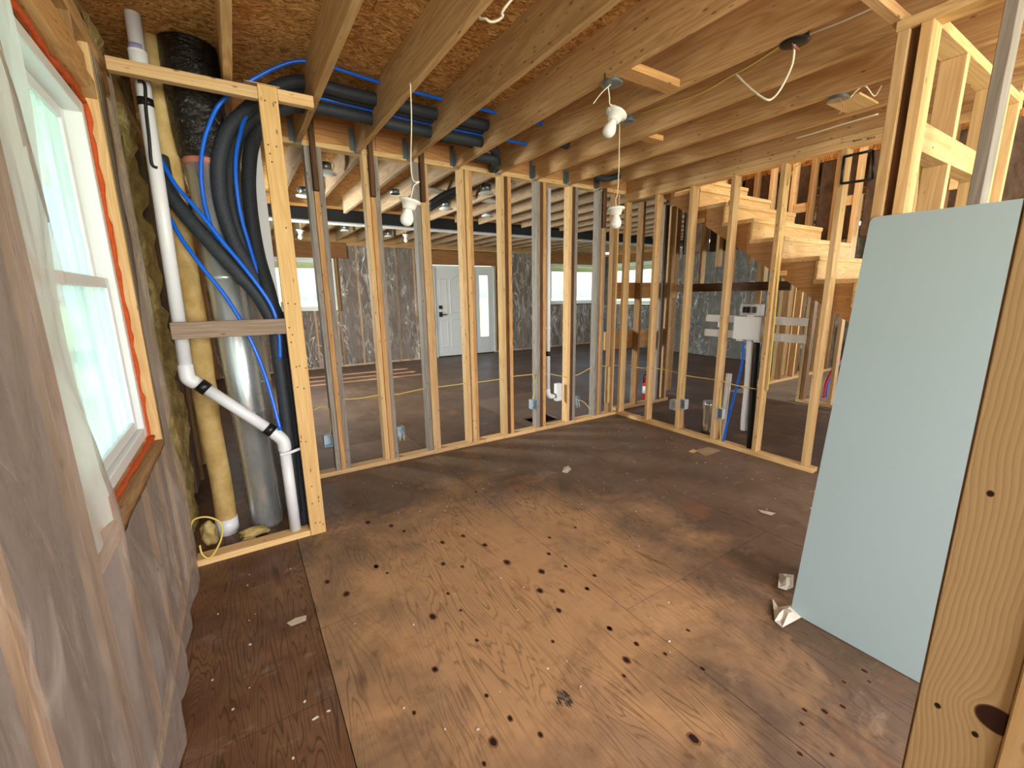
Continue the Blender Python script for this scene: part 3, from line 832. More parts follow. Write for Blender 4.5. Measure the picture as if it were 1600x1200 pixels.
pex([(2.55, 2.885, 2.695), (1.8, 2.885, 2.695), (1.0, 2.875, 2.70), (.60, 2.86, 2.715), (.40, 2.88, 2.69), Q(356, 150, 2.92), Q(325, 200, 2.92), Q(314, 255, 2.92), Q(318, 310, 2.92), Q(332, 360, 2.91), Q(350, 395, 2.88)],
    'outermost bright blue tube curving from the joists over the shiny duct')
pex([(2.3, 3.09, 2.612), (1.6, 3.09, 2.612), (1.0, 3.08, 2.617), (.6, 3.06, 2.62), (.40, 3.0, 2.58), Q(393, 170, 2.96), Q(374, 215, 2.94), Q(368, 265, 2.93), Q(375, 330, 2.93), Q(390, 385, 2.92), Q(405, 435, 2.9), Q(420, 500, 2.88)],
    'bright blue tube hugging the innermost bend of the black hoses')
pex([Q(250, 248, 2.93), Q(275, 290, 2.88), Q(310, 330, 2.84), Q(350, 380, 2.82), Q(395, 435, 2.80), Q(425, 480, 2.79), Q(436, 520, 2.79), Q(438, 560, 2.79)],
    'light blue tube laid along the slanting black hose')
pex([Q(264, 338, 2.93), Q(285, 375, 2.9), Q(318, 420, 2.86), Q(350, 460, 2.84), Q(378, 505, 2.82), Q(402, 555, 2.81), Q(420, 605, 2.80), Q(438, 672, 2.76)],
    'blue tube slanting down behind the weathered cross board to the drain elbow')
# hose stubs turning down in the next bay
for a, b, c, lab in (((1.45, 3.24, 2.60), (1.9, 3.26, 2.60), (2.08, 3.50, 2.57), 'black hose stub bending towards the beam, upper of the pair'),
                     ((1.75, 3.33, 2.54), (1.98, 3.36, 2.54), (2.075, 3.57, 2.535), 'black hose stub bending towards the beam, lower of the pair')):
    hose('insulated_hose', [a, ((a[0] + b[0]) / 2, (a[1] + b[1]) / 2, a[2]), b, c], .036, lab)
hose('insulated_hose', [(2.13, 3.0, 2.64), (2.3, 3.0, 2.64), (2.46, 3.0, 2.64)], .037, 'short black hose under the ceiling just before the tilted dangling bulb')
hose('insulated_hose', [(2.53, 3.02, 2.66), (2.7, 3.02, 2.66), (2.86, 3.02, 2.66)], .037, 'short black hose under the ceiling directly beneath the tilted dangling bulb')
hose('insulated_hose', [(3.0, 3.30, 2.56), (3.2, 3.32, 2.535), (3.3, 3.22, 2.56)], .03, 'dark bundle of hose sagging between the last joists by the stair wall')

# yellow cable loop, foam lumps at the foot of the chase
tag(tube('cable', [Q(297, 828, 2.73), Q(303, 812, 2.73), Q(325, 808, 2.73), Q(345, 818, 2.73), Q(346, 840, 2.72), Q(336, 862, 2.70), Q(326, 872, 2.69), Q(316, 866, 2.69), Q(312, 852, 2.70)], .005, M_YCABLE, None, 8), 'loop of yellow cable poking out at the foot of the plastic sheet', 'cable')
def lump(name, c, r, mat, label, cat, sq=(1, 1, .5)):
    bm = bmesh.new(); bmesh.ops.create_icosphere(bm, subdivisions=3, radius=1)
    for v in bm.verts:
        k = 1 + .35 * N(v.co.x + c[0] * 9, v.co.y + c[1] * 7, v.co.z, 1.6) + .15 * N(v.co.x, v.co.y + c[0] * 30, v.co.z, 4)
        v.co = Vector((v.co.x * sq[0], v.co.y * sq[1], max(v.co.z, -.8) * sq[2])) * (r * k)
    z0 = min(v.co.z for v in bm.verts)
    me = bpy.data.meshes.new(name); bm.to_mesh(me); bm.free(); me.materials.append(mat)
    for p in me.polygons: p.use_smooth = True
    o = bpy.data.objects.new(name, me); o.location = (c[0], c[1], c[2] - z0); link(o); return tag(o, label, cat)
lump('foam_lump', (-.07, 2.90, 0), .055, M_FOAM, 'pale lump of hardened foam on the floor beside the standing pipe', 'foam', (1.4, .7, .6))
lump('foam_lump', (-.29, 2.93, 0), .06, M_FOAM, 'ragged foam lump between the plastic sheet and the standing pipe', 'foam', (.7, .7, 1.3))
lump('foam_lump', (-.10, 2.85, 0), .03, M_FOAM, 'small crumb of foam just behind the bottom plate', 'foam', (1.3, .8, .5))

# ------------------------------------------------------------------ hanging bulbs and ceiling boxes
def lamp_holder(loc, ax, cordpts, label, cord_mat=M_WCABLE):
    t = thing('hanging_bulb', loc, label, 'light', 'bare bulbs in porcelain holders')
    lathe('holder', [(0, .054), (.006, .058), (.012, .056), (.016, .041), (.045, .033), (.050, .029)], loc, ax, M_PORC, t, 24)
    base = Vector(loc) + Vector(ax).normalized() * .045
    lathe('bulb', [(0, .017), (.012, .020), (.026, .027), (.044, .0335), (.060, .0345), (.076, .030), (.087, .019), (.092, .004)], base, ax, M_BULB, t, 20)
    tube('cord', cordpts, .0032, cord_mat, t, 7)
    return t
y1 = 2.337
l1 = Q(641, 312, y1)
lamp_holder(l1, (-.22, .1, -1), [(.889, y1, ZJ), Q(643, 190, y1), Q(642, 255, y1), Q(646, 282, y1), Q(655, 284, y1), Q(647, 290, y1), Q(643, 305, y1), l1], 'bare bulb on a kinked cord hanging before the third stud pack')
y3 = 2.209
l3 = Q(963, 324, y3)
lamp_holder(l3, (.02, -.02, -1), [(2.242, y3, ZJ + .01), Q(967, 260, y3), Q(965, 300, y3), Q(962, 312, y3), l3], 'bare bulb on a long straight cord hanging near the corner of the stud walls')
y2 = 1.83
l2 = Q(964, 176, y2)
lamp_holder(l2, (-.42, .1, -.9), [(1.755, y2, ZJ + .02), Q(952, 150, y2), Q(953, 163, y2), Q(962, 166, y2), l2], 'tilted bare bulb dangling close under a metal ceiling box')

def ceil_box(loc, label, r=.052, mat=M_STEEL):
    t = thing('ceiling_box', loc, label, 'electrical box', 'ceiling boxes between the joists')
    lathe('box', [(0, r), (.002, r), (.038, r), (.04, r - .002), (.0405, r - .004)], (loc[0], loc[1], loc[2]), (0, 0, 1), mat, t, 8)
    lathe('rim', [(0, r - .012), (.004, r + .004), (.005, r + .004), (.008, r)], (loc[0], loc[1], loc[2] - .004), (0, 0, 1), mat, t, 16)
    return t
b1 = ceil_box((1.762, 1.80, ZJ - .012), 'metal ceiling box with a dangling bulb beside an orange block')
tube('loose_wire', [(1.755, 1.80, ZJ - .015), Q(940, 145, 1.80), Q(927, 162, 1.80)], .0025, M_WCABLE, b1, 6)
b2 = ceil_box((2.262, 2.16, ZJ + .012), 'dark ceiling box that feeds the long bulb cord', .045, M_STEEL)
b3 = ceil_box((2.19, 1.135, ZJ - .004), 'round black ceiling box with a white cable hanging in a loop', .055, M_BLACK)
c3 = Vector((2.19, 1.135, ZJ - .01))
tube('cable_loop', [c3, Q(1238, 100, 1.15), Q(1222, 135, 1.17), Q(1208, 153, 1.2), Q(1196, 155, 1.22), Q(1172, 138, 1.3), Q(1150, 116, 1.4)], .0048, M_WCABLE, b3, 8)
for k in range(3):
    tube('wire', [c3 + Vector((-.02 + .02 * k, 0, .0)), c3 + Vector((-.01 + .015 * k, -.01, -.02)), c3 + Vector((.012 * k, .01, -.004))], .002, M_PINKTAPE, b3, 5)
b4 = ceil_box((2.99, 1.28, ZJ - .012), 'open metal ceiling box with copper ends beside a scrap of wood', .05, M_STEEL)
tube('wire', [(2.99, 1.27, ZJ - .015), Q(1318, 168, 1.27), Q(1311, 178, 1.27)], .0025, M_PINKTAPE, b4, 6)
box('backing_scrap', 3.04, 3.30, 1.20, 1.36, ZJ - .002, ZJ + .01, W(TAN, 'x'), b4)
tube('cable', [(3.03, 1.24, ZJ - .01), Q(1350, 134, 1.2), Q(1366, 150, 1.2), Q(1377, 134, 1.2)], .004, M_WCABLE, b4, 7)

def cable(pts, label, mat=M_YCABLE, r=.0045): return tag(tube('cable', pts, r, mat, None, 8), label, 'cable', 'loose electrical cables')
J4 = JR[5] - .038 - .006
cable([P(x, y, 0, JR[6] - .045) for x, y in ((1000, 178), (1040, 165), (1080, 152), (1110, 138), (1140, 120), (1170, 104), (1215, 75), (1225, 68))], 'yellowed cable stapled along the side of a joist to the black ceiling box')
cable([P(x, y, 0, JR[6] - .045) for x, y in ((1258, 56), (1290, 44), (1320, 32), (1365, 12))], 'tan cable stapled to the joist beyond the black ceiling box', M_WCABLE)
cable([P(x, y, 0, JR[8] - .045) for x, y in ((1244, 216), (1272, 208), (1310, 196), (1372, 178))], 'short pale cable running along the last joist above the stairs', M_WCABLE)
q0 = P(748, 2, 2, 2.62)
cable([(1.02, 1.42, 2.72), P(752, 12, 2, 2.55), P(760, 30, 2, 2.50), P(771, 34, 2, 2.49), P(785, 26, 2, 2.5), P(797, 2, 2, 2.53), (1.20, 1.30, 2.72)], 'loop of white cable drooping from the ceiling sheet at the top edge', M_WCABLE, .005)

# ------------------------------------------------------------------ cables and boxes in the stud walls
YC = 3.64
cable([P(490, 641, 1, YC), P(500, 636, 1, YC), P(512, 637, 1, YC), P(516, 650, 1, YC), P(517, 672, 1, YC), P(513, 684, 1, YC)], 'yellow cable dropping into the outlet box beside the yellow end stud')
pts = [(538, 624), (565, 622), (595, 617), (620, 616), (640, 612), (664, 607), (690, 604), (727, 599), (748, 597), (784, 592), (803, 588), (833, 585), (856, 584), (880, 588), (901, 586), (925, 574), (940, 572), (966, 571)]
cable([P(x, y, 1, YC) for x, y in pts], 'long yellow cable threaded knee high through the studs of the wall across the room')
pts = [(980, 570), (1003, 575), (1020, 575), (1055, 581), (1067, 586), (1115, 593), (1124, 594), (1150, 602), (1182, 608)]
cable([P(x, y, 0, 3.80) for x, y in pts], 'long yellow cable threaded through the studs of the wall by the stairs')
cable([P(x, y, 1, YC) for x, y in ((834, 586), (836, 600), (835, 615), (832, 625))], 'short yellow cable dropping into the blue-grey box on the weathered stud')
cable([P(x, y, 0, 3.795) for x, y in ((1228, 254), (1222, 330), (1216, 420), (1208, 520), (1200, 600), (1197, 610))], 'pair of yellow cables stapled down the stud beside the white laundry box', M_YCABLE, .008)
cable([P(x, y, 0, 3.80) for x, y in ((1230, 290), (1240, 265), (1262, 248), (1290, 238), (1312, 236))], 'yellow cable arching from the top of a stud across to the stair side')

def outlet(c, w, d, h, label, mat=M_STEELBOX, axis='y', wires=True):
    """open outlet box; axis: the direction its mouth faces (towards the camera side)"""
    t = thing('outlet_box', c, label, 'electrical box', 'outlet boxes on the studs')
    x, y, z = c; th = .003
    if axis == 'y':
        box('back', x - w / 2, x + w / 2, y + d - th, y + d, z, z + h, mat, t, 0)
        box('side', x - w / 2, x - w / 2 + th, y, y + d - th, z, z + h, mat, t, 0); box('side', x + w / 2 - th, x + w / 2, y, y + d - th, z, z + h, mat, t, 0)
        box('end', x - w / 2 + th, x + w / 2 - th, y, y + d - th, z, z + th, mat, t, 0); box('end', x - w / 2 + th, x + w / 2 - th, y, y + d - th, z + h - th, z + h, mat, t, 0)
    else:
        box('back', x + d - th, x + d, y - w / 2, y + w / 2, z, z + h, mat, t, 0)
        box('side', x, x + d - th, y - w / 2, y - w / 2 + th, z, z + h, mat, t, 0); box('side', x, x + d - th, y + w / 2 - th, y + w / 2, z, z + h, mat, t, 0)
        box('end', x, x + d - th, y - w / 2 + th, y + w / 2 - th, z, z + th, mat, t, 0); box('end', x, x + d - th, y - w / 2 + th, y + w / 2 - th, z + h - th, z + h, mat, t, 0)
    if wires:
        for k in (-1, 1):
            if axis == 'y': pts = [(x + k * w * .2, y + d * .6, z + h * .7), (x + k * w * .25, y - .01, z + h * .4), (x + k * w * .3, y - .02, z - .02)]
            else: pts = [(x + d * .6, y + k * w * .2, z + h * .7), (x - .01, y + k * w * .25, z + h * .4), (x - .02, y + k * w * .3, z - .02)]
            tube('wire', pts, .003, M_WCABLE, t, 6)
    return t
def at_box(px, py, Y): return P(px, py, 1, Y)
c = at_box(514, 698, YF); outlet((c.x, YF, c.z), .062, .06, .095, 'pale blue-grey outlet box on the stud next to the yellow end stud', wires=False)
c = at_box(626, 684, YF); outlet((XP[1] + .1165 + .034, YF, c.z), .064, .05, .10, 'open outlet box with two loose wires on the second stud pack')
c = at_box(831, 640, YF); outlet((XP[5] - .034, YF - .002, c.z), .064, .06, .10, 'blue-grey outlet box fixed to a weathered stud near the floor opening', wires=False)
c = at_box(908, 632, YF); t = outlet((XP[6] + .1165 + .033, YF, c.z), .06, .05, .10, 'outlet box with a stiff cable end sticking out past the white trap pipe')
tube('cable', [(XP[6] + .15, YF + .03, c.z + .06), P(912, 628, 1, YF - .03), P(923, 641, 1, YF - .06)], .004, M_WCABLE, t, 7)
for k, (px, py, yoff, lab) in enumerate(((1069, 640, 0, 'grey outlet box low on the stud beside the steel sleeve'), (1126, 655, 0, 'grey outlet box in front of the leaning white strip'))):
    c = P(px, py, 0, XR)
    yy = YS[3] - .036 if k == 0 else YS[2] - .036
    t = outlet((XR, yy, c.z), .066, .06, .10, lab, plain('grey_box_%d' % k, '#b9bfc2', .5), 'x', False)
    tube('cable', [(XR + .03, yy + .01, c.z + .095), (XR + .025, yy + .012, c.z + .16), (XR + .03, yy + .02, c.z + .30)], .0045, M_YCABLE, t, 7)
    tube('cable', [(XR + .02, yy - .01, c.z), (XR + .02, yy - .012, c.z - .10), (XR + .03, yy - .02, .045)], .0045, M_YCABLE if k else M_PINKTAPE, t, 7)
c = P(1050, 640, 0, 3.98); outlet((3.98, c.y, c.z), .075, .06, .11, 'white switch box behind the stairside studs near the fire extinguisher', M_WHITE, 'x', False)

c = P(1131, 506, 1, 3.83); outlet((c.x, 3.83, c.z - .05), .11, .06, .11, 'white outlet box with a cable below, on the boards behind the corner studs', M_WHITE, 'y', False)
cable([P(1134, 515, 1, 3.85), P(1135, 540, 1, 3.85), P(1128, 552, 1, 3.85), P(1118, 557, 1, 3.82)], 'pale cable curling below the white outlet box behind the corner studs', M_WCABLE)
# white trap pipe in the wall across the room
tp = thing('trap_pipe', (XP[5] + .15, YF + .05, .3), 'slim white vent pipe rising beside a stud pack, ending in an elbow and box', 'pipe')
xv = P(857, 400, 1, YF + .05).x
zb = P(857, 612, 1, YF + .05).z
tube('pipe', [(xv, YF + .05, zb), (xv, YF + .05, 2.46)], .022, M_PVC, tp, 14, sub=1)
lathe('coupling', [(0, .026), (.03, .026)], (xv, YF + .05, P(857, 515, 1, YF + .05).z), (0, 0, 1), M_PVC, tp)
lathe('black_clamp', [(0, .026), (.05, .026)], (xv, YF + .05, P(857, 556, 1, YF + .05).z), (0, 0, 1), M_TAPE, tp)
tube('elbow', [(xv, YF + .05, zb + .03), (xv, YF + .05, zb - .015), (xv + .03, YF + .05, zb - .055), (xv + .07, YF + .05, zb - .06)], .027, M_PVC, tp, 14)
tube('stub', [(xv + .06, YF + .05, zb - .06), (xv + .15, YF + .05, zb - .045)], .022, M_PVC, tp, 14, sub=1)
box('box', xv + .105, xv + .18, YF + .03, YF + .085, zb - .12, zb + .075, M_WHITE, tp, .006)
tube('ring', [(xv + .085, YF + .05, zb - .057), (xv + .097, YF + .05, zb - .054)], .0275, M_TAPE, tp, 14, sub=1)

# ------------------------------------------------------------------ laundry box and pipes by the stair wall
lb = thing('laundry_box', (3.80, 2.2, 1.0), 'white laundry outlet box held between the studs with drain and supply pipes below', 'plumbing box')
yb0, yb1, zb0, zb1 = 2.00, 2.245, 1.02, 1.222
box('back', 3.90, 3.905, yb0, yb1, zb0, zb1, M_WHITE, lb, 0)
box('cover', 3.80, 3.806, yb0, yb1, zb0, zb1, M_WHITE, lb, .002)
for (a, b, c_, d) in ((yb0, yb0 + .006, zb0, zb1), (yb1 - .006, yb1, zb0, zb1), (yb0, yb1, zb0, zb0 + .006), (yb0, yb1, zb1 - .006, zb1)):
    box('side', 3.8065, 3.8995, a, b, c_, d, M_WHITE, lb, 0)
box('valve_cap', 3.83, 3.87, 2.09, 2.15, zb1, zb1 + .016, M_PVC, lb, .003)
for y in (2.20, 2.04): box('outlet_collar', 3.83, 3.87, y - .03, y + .03, zb0 - .02, zb0, M_PVC, lb, .003)
xs_ = 3.87
tube('drain', [P(1172, 532, 0, 3.85), P(1168, 600, 0, 3.85), P(1163, 650, 0, 3.85), P(1162, 672, 0, 3.85)], .028, M_PVC, lb, 16, radii=None)
tag(tube('black_pipe', [P(1184, 530, 0, 3.87), P(1178, 600, 0, 3.86), P(1171, 700, 0, 3.83)], .027, M_BLACK, None, 16, sub=4), 'black drain pipe rising from the plate beside the white laundry drain', 'pipe')
pex([P(1162, 536, 0, 3.845), P(1158, 575, 0, 3.84), P(1147, 620, 0, 3.83), P(1138, 655, 0, 3.82), P(1130, 690, 0, 3.80)], 'blue supply tube dropping from the laundry box to the bottom plate', r=.011)
tag(tube('white_strip', [P(1139, 584, 0, 3.88), P(1127, 684, 0, 3.88)], .028, M_PVC, None, 14, sub=1), 'white pipe leaning behind the outlet box next to the blue tube', 'pipe')
ss = thing('steel_sleeve', P(1105, 678, 2, 0), 'short shiny metal duct sleeve standing upright on the floor behind the studs', 'duct')
c = P(1104, 676, 2, 0)
lathe('sleeve', [(0, .056), (.02, .058), (.05, .056), (.09, .058), (.30, .058), (.34, .058), (.34, .053), (.01, .051)], c, (0, 0, 1), M_CHROME, ss, 20)
lathe('rim', [(0, .060), (.012, .060)], (c.x, c.y, c.z + .328), (0, 0, 1), M_DUCT, ss, 20)
# black boxes above the laundry box
vb = thing('valve_box', (4.4, 2.4, 1.3), 'white valve housing with black fittings standing above the laundry box', 'plumbing box')
pc = P(1172, 484, 0, 4.3)
box('housing', 4.3, 4.38, pc.y - .10, pc.y + .10, pc.z - .06, pc.z + .055, M_WHITE, vb, .004)
for k in (-.045, 0.01, .05): box('fitting', 4.28, 4.299, pc.y + k - .014, pc.y + k + .014, pc.z - .03, pc.z + .03, M_BLACK, vb, .003)
# pale slats behind
for z0, z1, k in ((1.155, 1.222, 0), (1.022, 1.092, 1)):
    s = box('slat', 3.93, 3.95, 1.70, 2.62, z0 - .01 * k, z1 - .01 * k, M_WHITE)
    tag(s, ('upper' if k == 0 else 'lower') + ' pale horizontal slat passing behind the laundry box', 'board')
# black wire frame on the last stud
fr = thing('wire_frame', (3.74, 1.5, 2.2), 'black rectangular metal frame fixed to the studs above the white board', 'frame')
c1, c2, c3_, c4 = (P(1319, 245, 0, 3.735), P(1364, 235, 0, 3.735), P(1364, 280, 0, 3.735), P(1314, 287, 0, 3.735))
for a, b in ((c1, c2), (c4, c3_), (c1, c4)):
    tube('bar', [a, b], .009, M_BLACK, fr, 8, sub=1)
tube('bar', [c2 + Vector((0, -.0, 0)), c3_], .009, M_BLACK, fr, 8, sub=1)

# ------------------------------------------------------------------ staircase
XS0, XS1 = 3.872, 5.14
st = thing('staircase', (4.5, 1.5, 0), 'raw pine staircase climbing behind the stud wall with notched stringer', 'staircase')
RUN, RISE, Y0S, Z0S = .2715, .1785, 1.673, 1.705
lo, hi = -9, 7
prof = []
for i in range(lo, hi + 1):
    y = Y0S + RUN * i; z = Z0S + RISE * i - .038
    prof.append((y, z - RISE if i > lo else max(0, z - RISE))); prof.append((y, z))
ylast = Y0S + RUN * (hi + 1); prof.append((ylast, prof[-1][1]))
def low(y): return 1.265 + (y - 1.52) * .7005 - .03
bot = [(ylast, low(ylast)), (Y0S + RUN * lo + .40, max(0, low(Y0S + RUN * lo + .40)))]
poly = prof + bot
def stringer(x0, x1, cols):
    n = len(poly); v = [(x0, y, z) for y, z in poly] + [(x1, y, z) for y, z in poly]
    f = [tuple(range(n)), tuple(range(2 * n - 1, n - 1, -1))] + [(i, (i + 1) % n, n + (i + 1) % n, n + i) for i in range(n)]
    return meshobj('stringer', v, f, W(cols, 'y', .5), st, origin=(x0, 1.9, 1.7))
stringer(XS0, XS0 + .038, ('#b98a58', '#96683a')); stringer(XS1 - .038, XS1, ORG)
for i in range(lo, hi + 1):
    y = Y0S + RUN * i; z = Z0S + RISE * i
    box('tread', XS0 - .004, XS1, y - .028, y + RUN - .001, z - .0375, z, W(PALE, 'x', .5), st, .005)
    box('riser', XS0 + .002, XS1 - .002, y - .0195, y - .001, z - RISE + .001, z - .038, W(PALE, 'x', .5), st, .001)
for px, py in ((1147, 311), (1092, 344), (985, 320)):
    pass
for (px, py) in ((1145, 316), (1095, 345), (1221, 427)):
    q = P(px, py, 0, XS0 - .01)
    box('cleat', XS0 - .02, XS0 - .001, q.y - .04, q.y + .04, q.z - .02, q.z + .02, W(PALE, 'y', .1), st)

# stair enclosure beyond and the dark brace
ws = structure('wall_stair', (5.2, 2, 0))
xs = 5.185
for k in range(13):
    y = -.9 + .4064 * k
    box('stud', xs, xs + .089, y, y + .038, 1.45 if (1.55 < y < 3.6) else .04, 5.1, W(TAN if k % 2 else BRN, 'z', .4), ws)
    if y < 1.5: pass
box('top_plate', xs, xs + .089, -1, 4.2, 5.1, 5.138, W(TAN, 'y'), ws)
zq = P(1262, 322, 0, xs).z
for k in range(5, 11):
    y = -.9 + .4064 * k
    box('blocking', xs + .012, xs + .05, y + .039, y + .175, zq - .05, zq + .04, W(TAN, 'y'), ws)
    box('stud', xs + .002, xs + .089, y + .18, y + .218, 1.75, 5.1, W(BRN if k % 2 else TAN, 'z', .4), ws)
for k in range(12):
    y = -.862 + .4064 * k
    box('insulation_batt', xs + .12, xs + .2, y, y + .36, 1.95, 5.1, M_BATT, ws, .01)
box('brace', xs - .04, xs - .002, 2.44, 3.9, 1.445, 1.545, W(DKB, 'y', .2), ws)
box('sheathing', 3.87, 5.6, 4.9, 4.92, 2.76, 5.3, M_OSB, ws, 0)
box('sheathing', 3.80, 3.86, -1.2, 4.9, 2.76, 5.2, M_OSB, ws, 0)
for y in (.2, .7, 1.2, 1.7, 2.2, 2.7, 3.2, 3.7, 4.2): box('stud', 3.862, 3.90, y, y + .038, 2.80, 5.1, W(TAN, 'z'), ws)
box('sheathing', 3.80, 5.6, -1.2, 4.92, 5.3, 5.32, M_OSB, ws, 0)
box('sheathing', xs + .21, xs + .23, -1.2, 4.9, 2.76, 5.3, M_OSB, ws, 0)
bp = P(1166, 277, 1, 4.88)
tag(box('sky_patch', bp.x - .12, bp.x + .14, 4.87, 4.8995, bp.z - .1, bp.z + .25, M_SKYPATCH), 'small blue panel painted as a patch of sky beyond the top of the stairs', 'panel')  # flat blue panel imitates sky seen through an upstairs window

# rooms beyond the stairs
wu = structure('wall_utility', (6.1, 1.8, 0))
for k in range(6):
    y = 2.62 - .36 * k
    box('stud', 6.08, 6.169, y, y + .038, .05, 2.5, W(TAN, 'z'), wu)
    if k % 2 == 0: box('stud', 6.08, 6.169, y - .045, y - .007, .05, 2.5, W(BRN, 'z'), wu)
box('bottom_plate', 6.08, 6.169, .6, 2.66, .0125, .05, W(TAN, 'y'), wu)
for k in range(7):
    x = 6.4 + .4064 * k
    box('stud', x, x + .038, 3.42, 3.51, .05, 2.5, W(TAN if k % 2 else BRN, 'z'), wu)
box('bottom_plate', 6.3, 9.1, 3.42, 3.51, .0125, .05, W(TAN, 'x'), wu)
for k in range(4):
    x = 7.2 + .4064 * k
    box('stud', x, x + .089, .8, .838, .013, 2.5, W(BRN, 'z'), wu)
for k in range(3):
    y = 1.20 + .28 * k
    box('stud', 5.0 + .0, 5.089, y - .2, y - .162, .04, 1.38 if y < 1.3 else 1.1, W((DKB, GREY, TAN)[k], 'z'), wu)
box('bottom_plate', 4.99, 5.10, .9, 1.75, .0, .038, W(BRN, 'y'), wu)
for m_, lab, dx in ((M_REDPEX, 'red water tube curving up from the floor of the far utility room', 0), (M_PEX, 'blue water tube curving up beside the red one in the far utility room', .06)):
    pex([(6.62 + dx, 2.55, .013), (6.66 + dx, 2.56, .20), (6.85 + dx, 2.55, .42), (7.1 + dx, 2.5, .60)], lab, m_, .016)
ex = thing('fire_extinguisher', (4.62, 3.85, 0), 'red fire extinguisher with a pale label standing behind the corner of the stud walls', 'extinguisher')
ec = P(1022, 629, 2, 0); ec = Vector((4.64, 3.90, 0))
lathe('cylinder', [(0, .045), (.01, .052), (.26, .052), (.30, .040), (.325, .018), (.34, .016)], ec, (0, 0, 1), M_RED, ex, 18)
lathe('label', [(0, .0528), (.10, .0528)], ec + Vector((0, 0, .09)), (0, 0, 1), M_WHITE, ex, 18)
lathe('valve', [(0, .018), (.03, .018), (.032, .01), (.05, .01)], ec + Vector((0, 0, .335)), (0, 0, 1), M_BLACK, ex, 12)
box('lever', ec.x - .05, ec.x + .02, ec.y - .012, ec.y + .012, .385, .398, M_BLACK, ex)
tube('nozzle', [ec + Vector((-.015, 0, .355)), ec + Vector((-.06, 0, .33)), ec + Vector((-.065, 0, .24))], .008, M_BLACK, ex, 8)

# ------------------------------------------------------------------ near partition on the camera side, leaning board, post
wp = structure('wall_near', (2.3, .7, 0))
XQ = 2.300
box('top_plate', XQ, XQ + .089, -.6, .815, 2.42, 2.4585, W(PALE, 'y', .3), wp)
box('stud', XQ + .001, XQ + .089, .770, .808, .0, 2.4195, W(TAN, 'z', .5), wp)
box('stud', XQ + .02, XQ + .089, .7405, .7695, .0, 2.4195, W(DKB, 'z', .2), wp)  # dark filler strip set back in the gap between the end studs
box('stud', XQ + .001, XQ + .089, .700, .738, .0, 2.4195, W(PALE, 'z', .3), wp)
box('stud', XQ + .001, XQ + .089, .486, .522, .0, 2.4195, W(GREY, 'z', .3), wp)
box('stud', XQ + .001, XQ + .089, .05, .088, .0, 2.4195, W(TAN, 'z', .3), wp)
box('bottom_plate', XQ + .090, 3.75, .705, .794, .0, .038, W(TAN, 'x'), wp)
box('top_plate', XQ + .0905, 3.75, .705, .794, 2.42, 2.4585, W(PALE, 'x'), wp)
for x in (2.75, 3.30, 3.46, 3.70):
    box('stud', x, x + .038, .706, .794, .0385, 2.4195, W(TAN if x < 3.2 else PALE, 'z', .3), wp)
box('blocking', XQ + .0905, 2.749, .705, .743, 1.985, 2.09, W(PALE, 'x', .3), wp)
box('blocking', 2.789, 3.299, .705, .743, 1.985, 2.09, W(PALE, 'x', .3), wp)
box('blocking', XQ + .0905, 2.749, .7435, .783, 1.985, 2.085, W(TAN, 'x', .3), wp)
box('blocking', 2.789, 3.299, .7435, .783, 1.985, 2.085, W(TAN, 'x', .3), wp)
box('header', 1.9, XQ + .12, .80, .838, 2.4595, 2.4985, W(JOI, 'x'), wp)
sw = thing('switch_box', (3.0, .79, 2.0), 'grey switch box with yellow cables above the leaning board', 'electrical box')
box('box', 2.80, 2.87, .745, .79, 2.10, 2.20, M_STEELBOX, sw, .003)
tube('cable', [(2.84, .77, 2.20), (2.83, .775, 2.30), (2.86, .77, 2.385), (2.90, .77, 2.39), (2.93, .77, 2.32), (2.93, .765, 2.26)], .006, M_YCABLE, sw, 8)
tube('cable', [(2.79 + .08, .77, 2.15), (2.92, .765, 2.17), (2.97, .765, 2.18)], .006, M_YCABLE, sw, 8)
cable([P(x, y, 1, .80) for x, y in ((1440, 258), (1438, 290), (1434, 330), (1430, 350))], 'pair of yellow cables running down the stud just above the leaning board', M_YCABLE, .007)

# leaning white board with one clipped corner
Wd = .60
bl = Vector((1.983, .778, .004)); tl = Vector((2.284, .800, 1.738))
up = (tl - bl).normalized(); H = (tl - bl).length
rgt = Vector((.012, -1, 0)).normalized(); nrm = up.cross(rgt).normalized()
if nrm.x > 0: nrm = -nrm
out = [(0, 0), (Wd, 0), (Wd, H)]
for k in range(7):
    a = math.pi / 2 + k / 6 * math.pi / 2
    out.append((.022 + .022 * math.cos(a), H - .022 + .022 * math.sin(a)))
n = len(out); TH = .012
v_ = [bl + rgt * a + up * b for a, b in out] + [bl + rgt * a + up * b - nrm * TH for a, b in out]
f_ = [tuple(range(n)), tuple(range(2 * n - 1, n - 1, -1))] + [(i, (i + 1) % n, n + (i + 1) % n, n + i) for i in range(n)]
wb = meshobj('drywall_board', v_, f_, M_BOARD, None, False, origin=bl)
tag(wb, 'tall pale blue-white board leaning against the end studs beside the near post', 'board')

np_ = structure('trim_1', (.85, .1, 0))
XN = .84
np_.name = 'trim_1'
box('post', XN, XN + .038, .049, .138, 0, 2.42, M_PINE, np_, .0015)
box('post', XN + .004, XN + .042, .139, .1405, 0, 2.42, W(BRN, 'z', .1), np_, 0)
box('post', XN - .005, XN + .033, .010, .0485, 0, 2.42, W(PALE, 'z', .1), np_, .002)

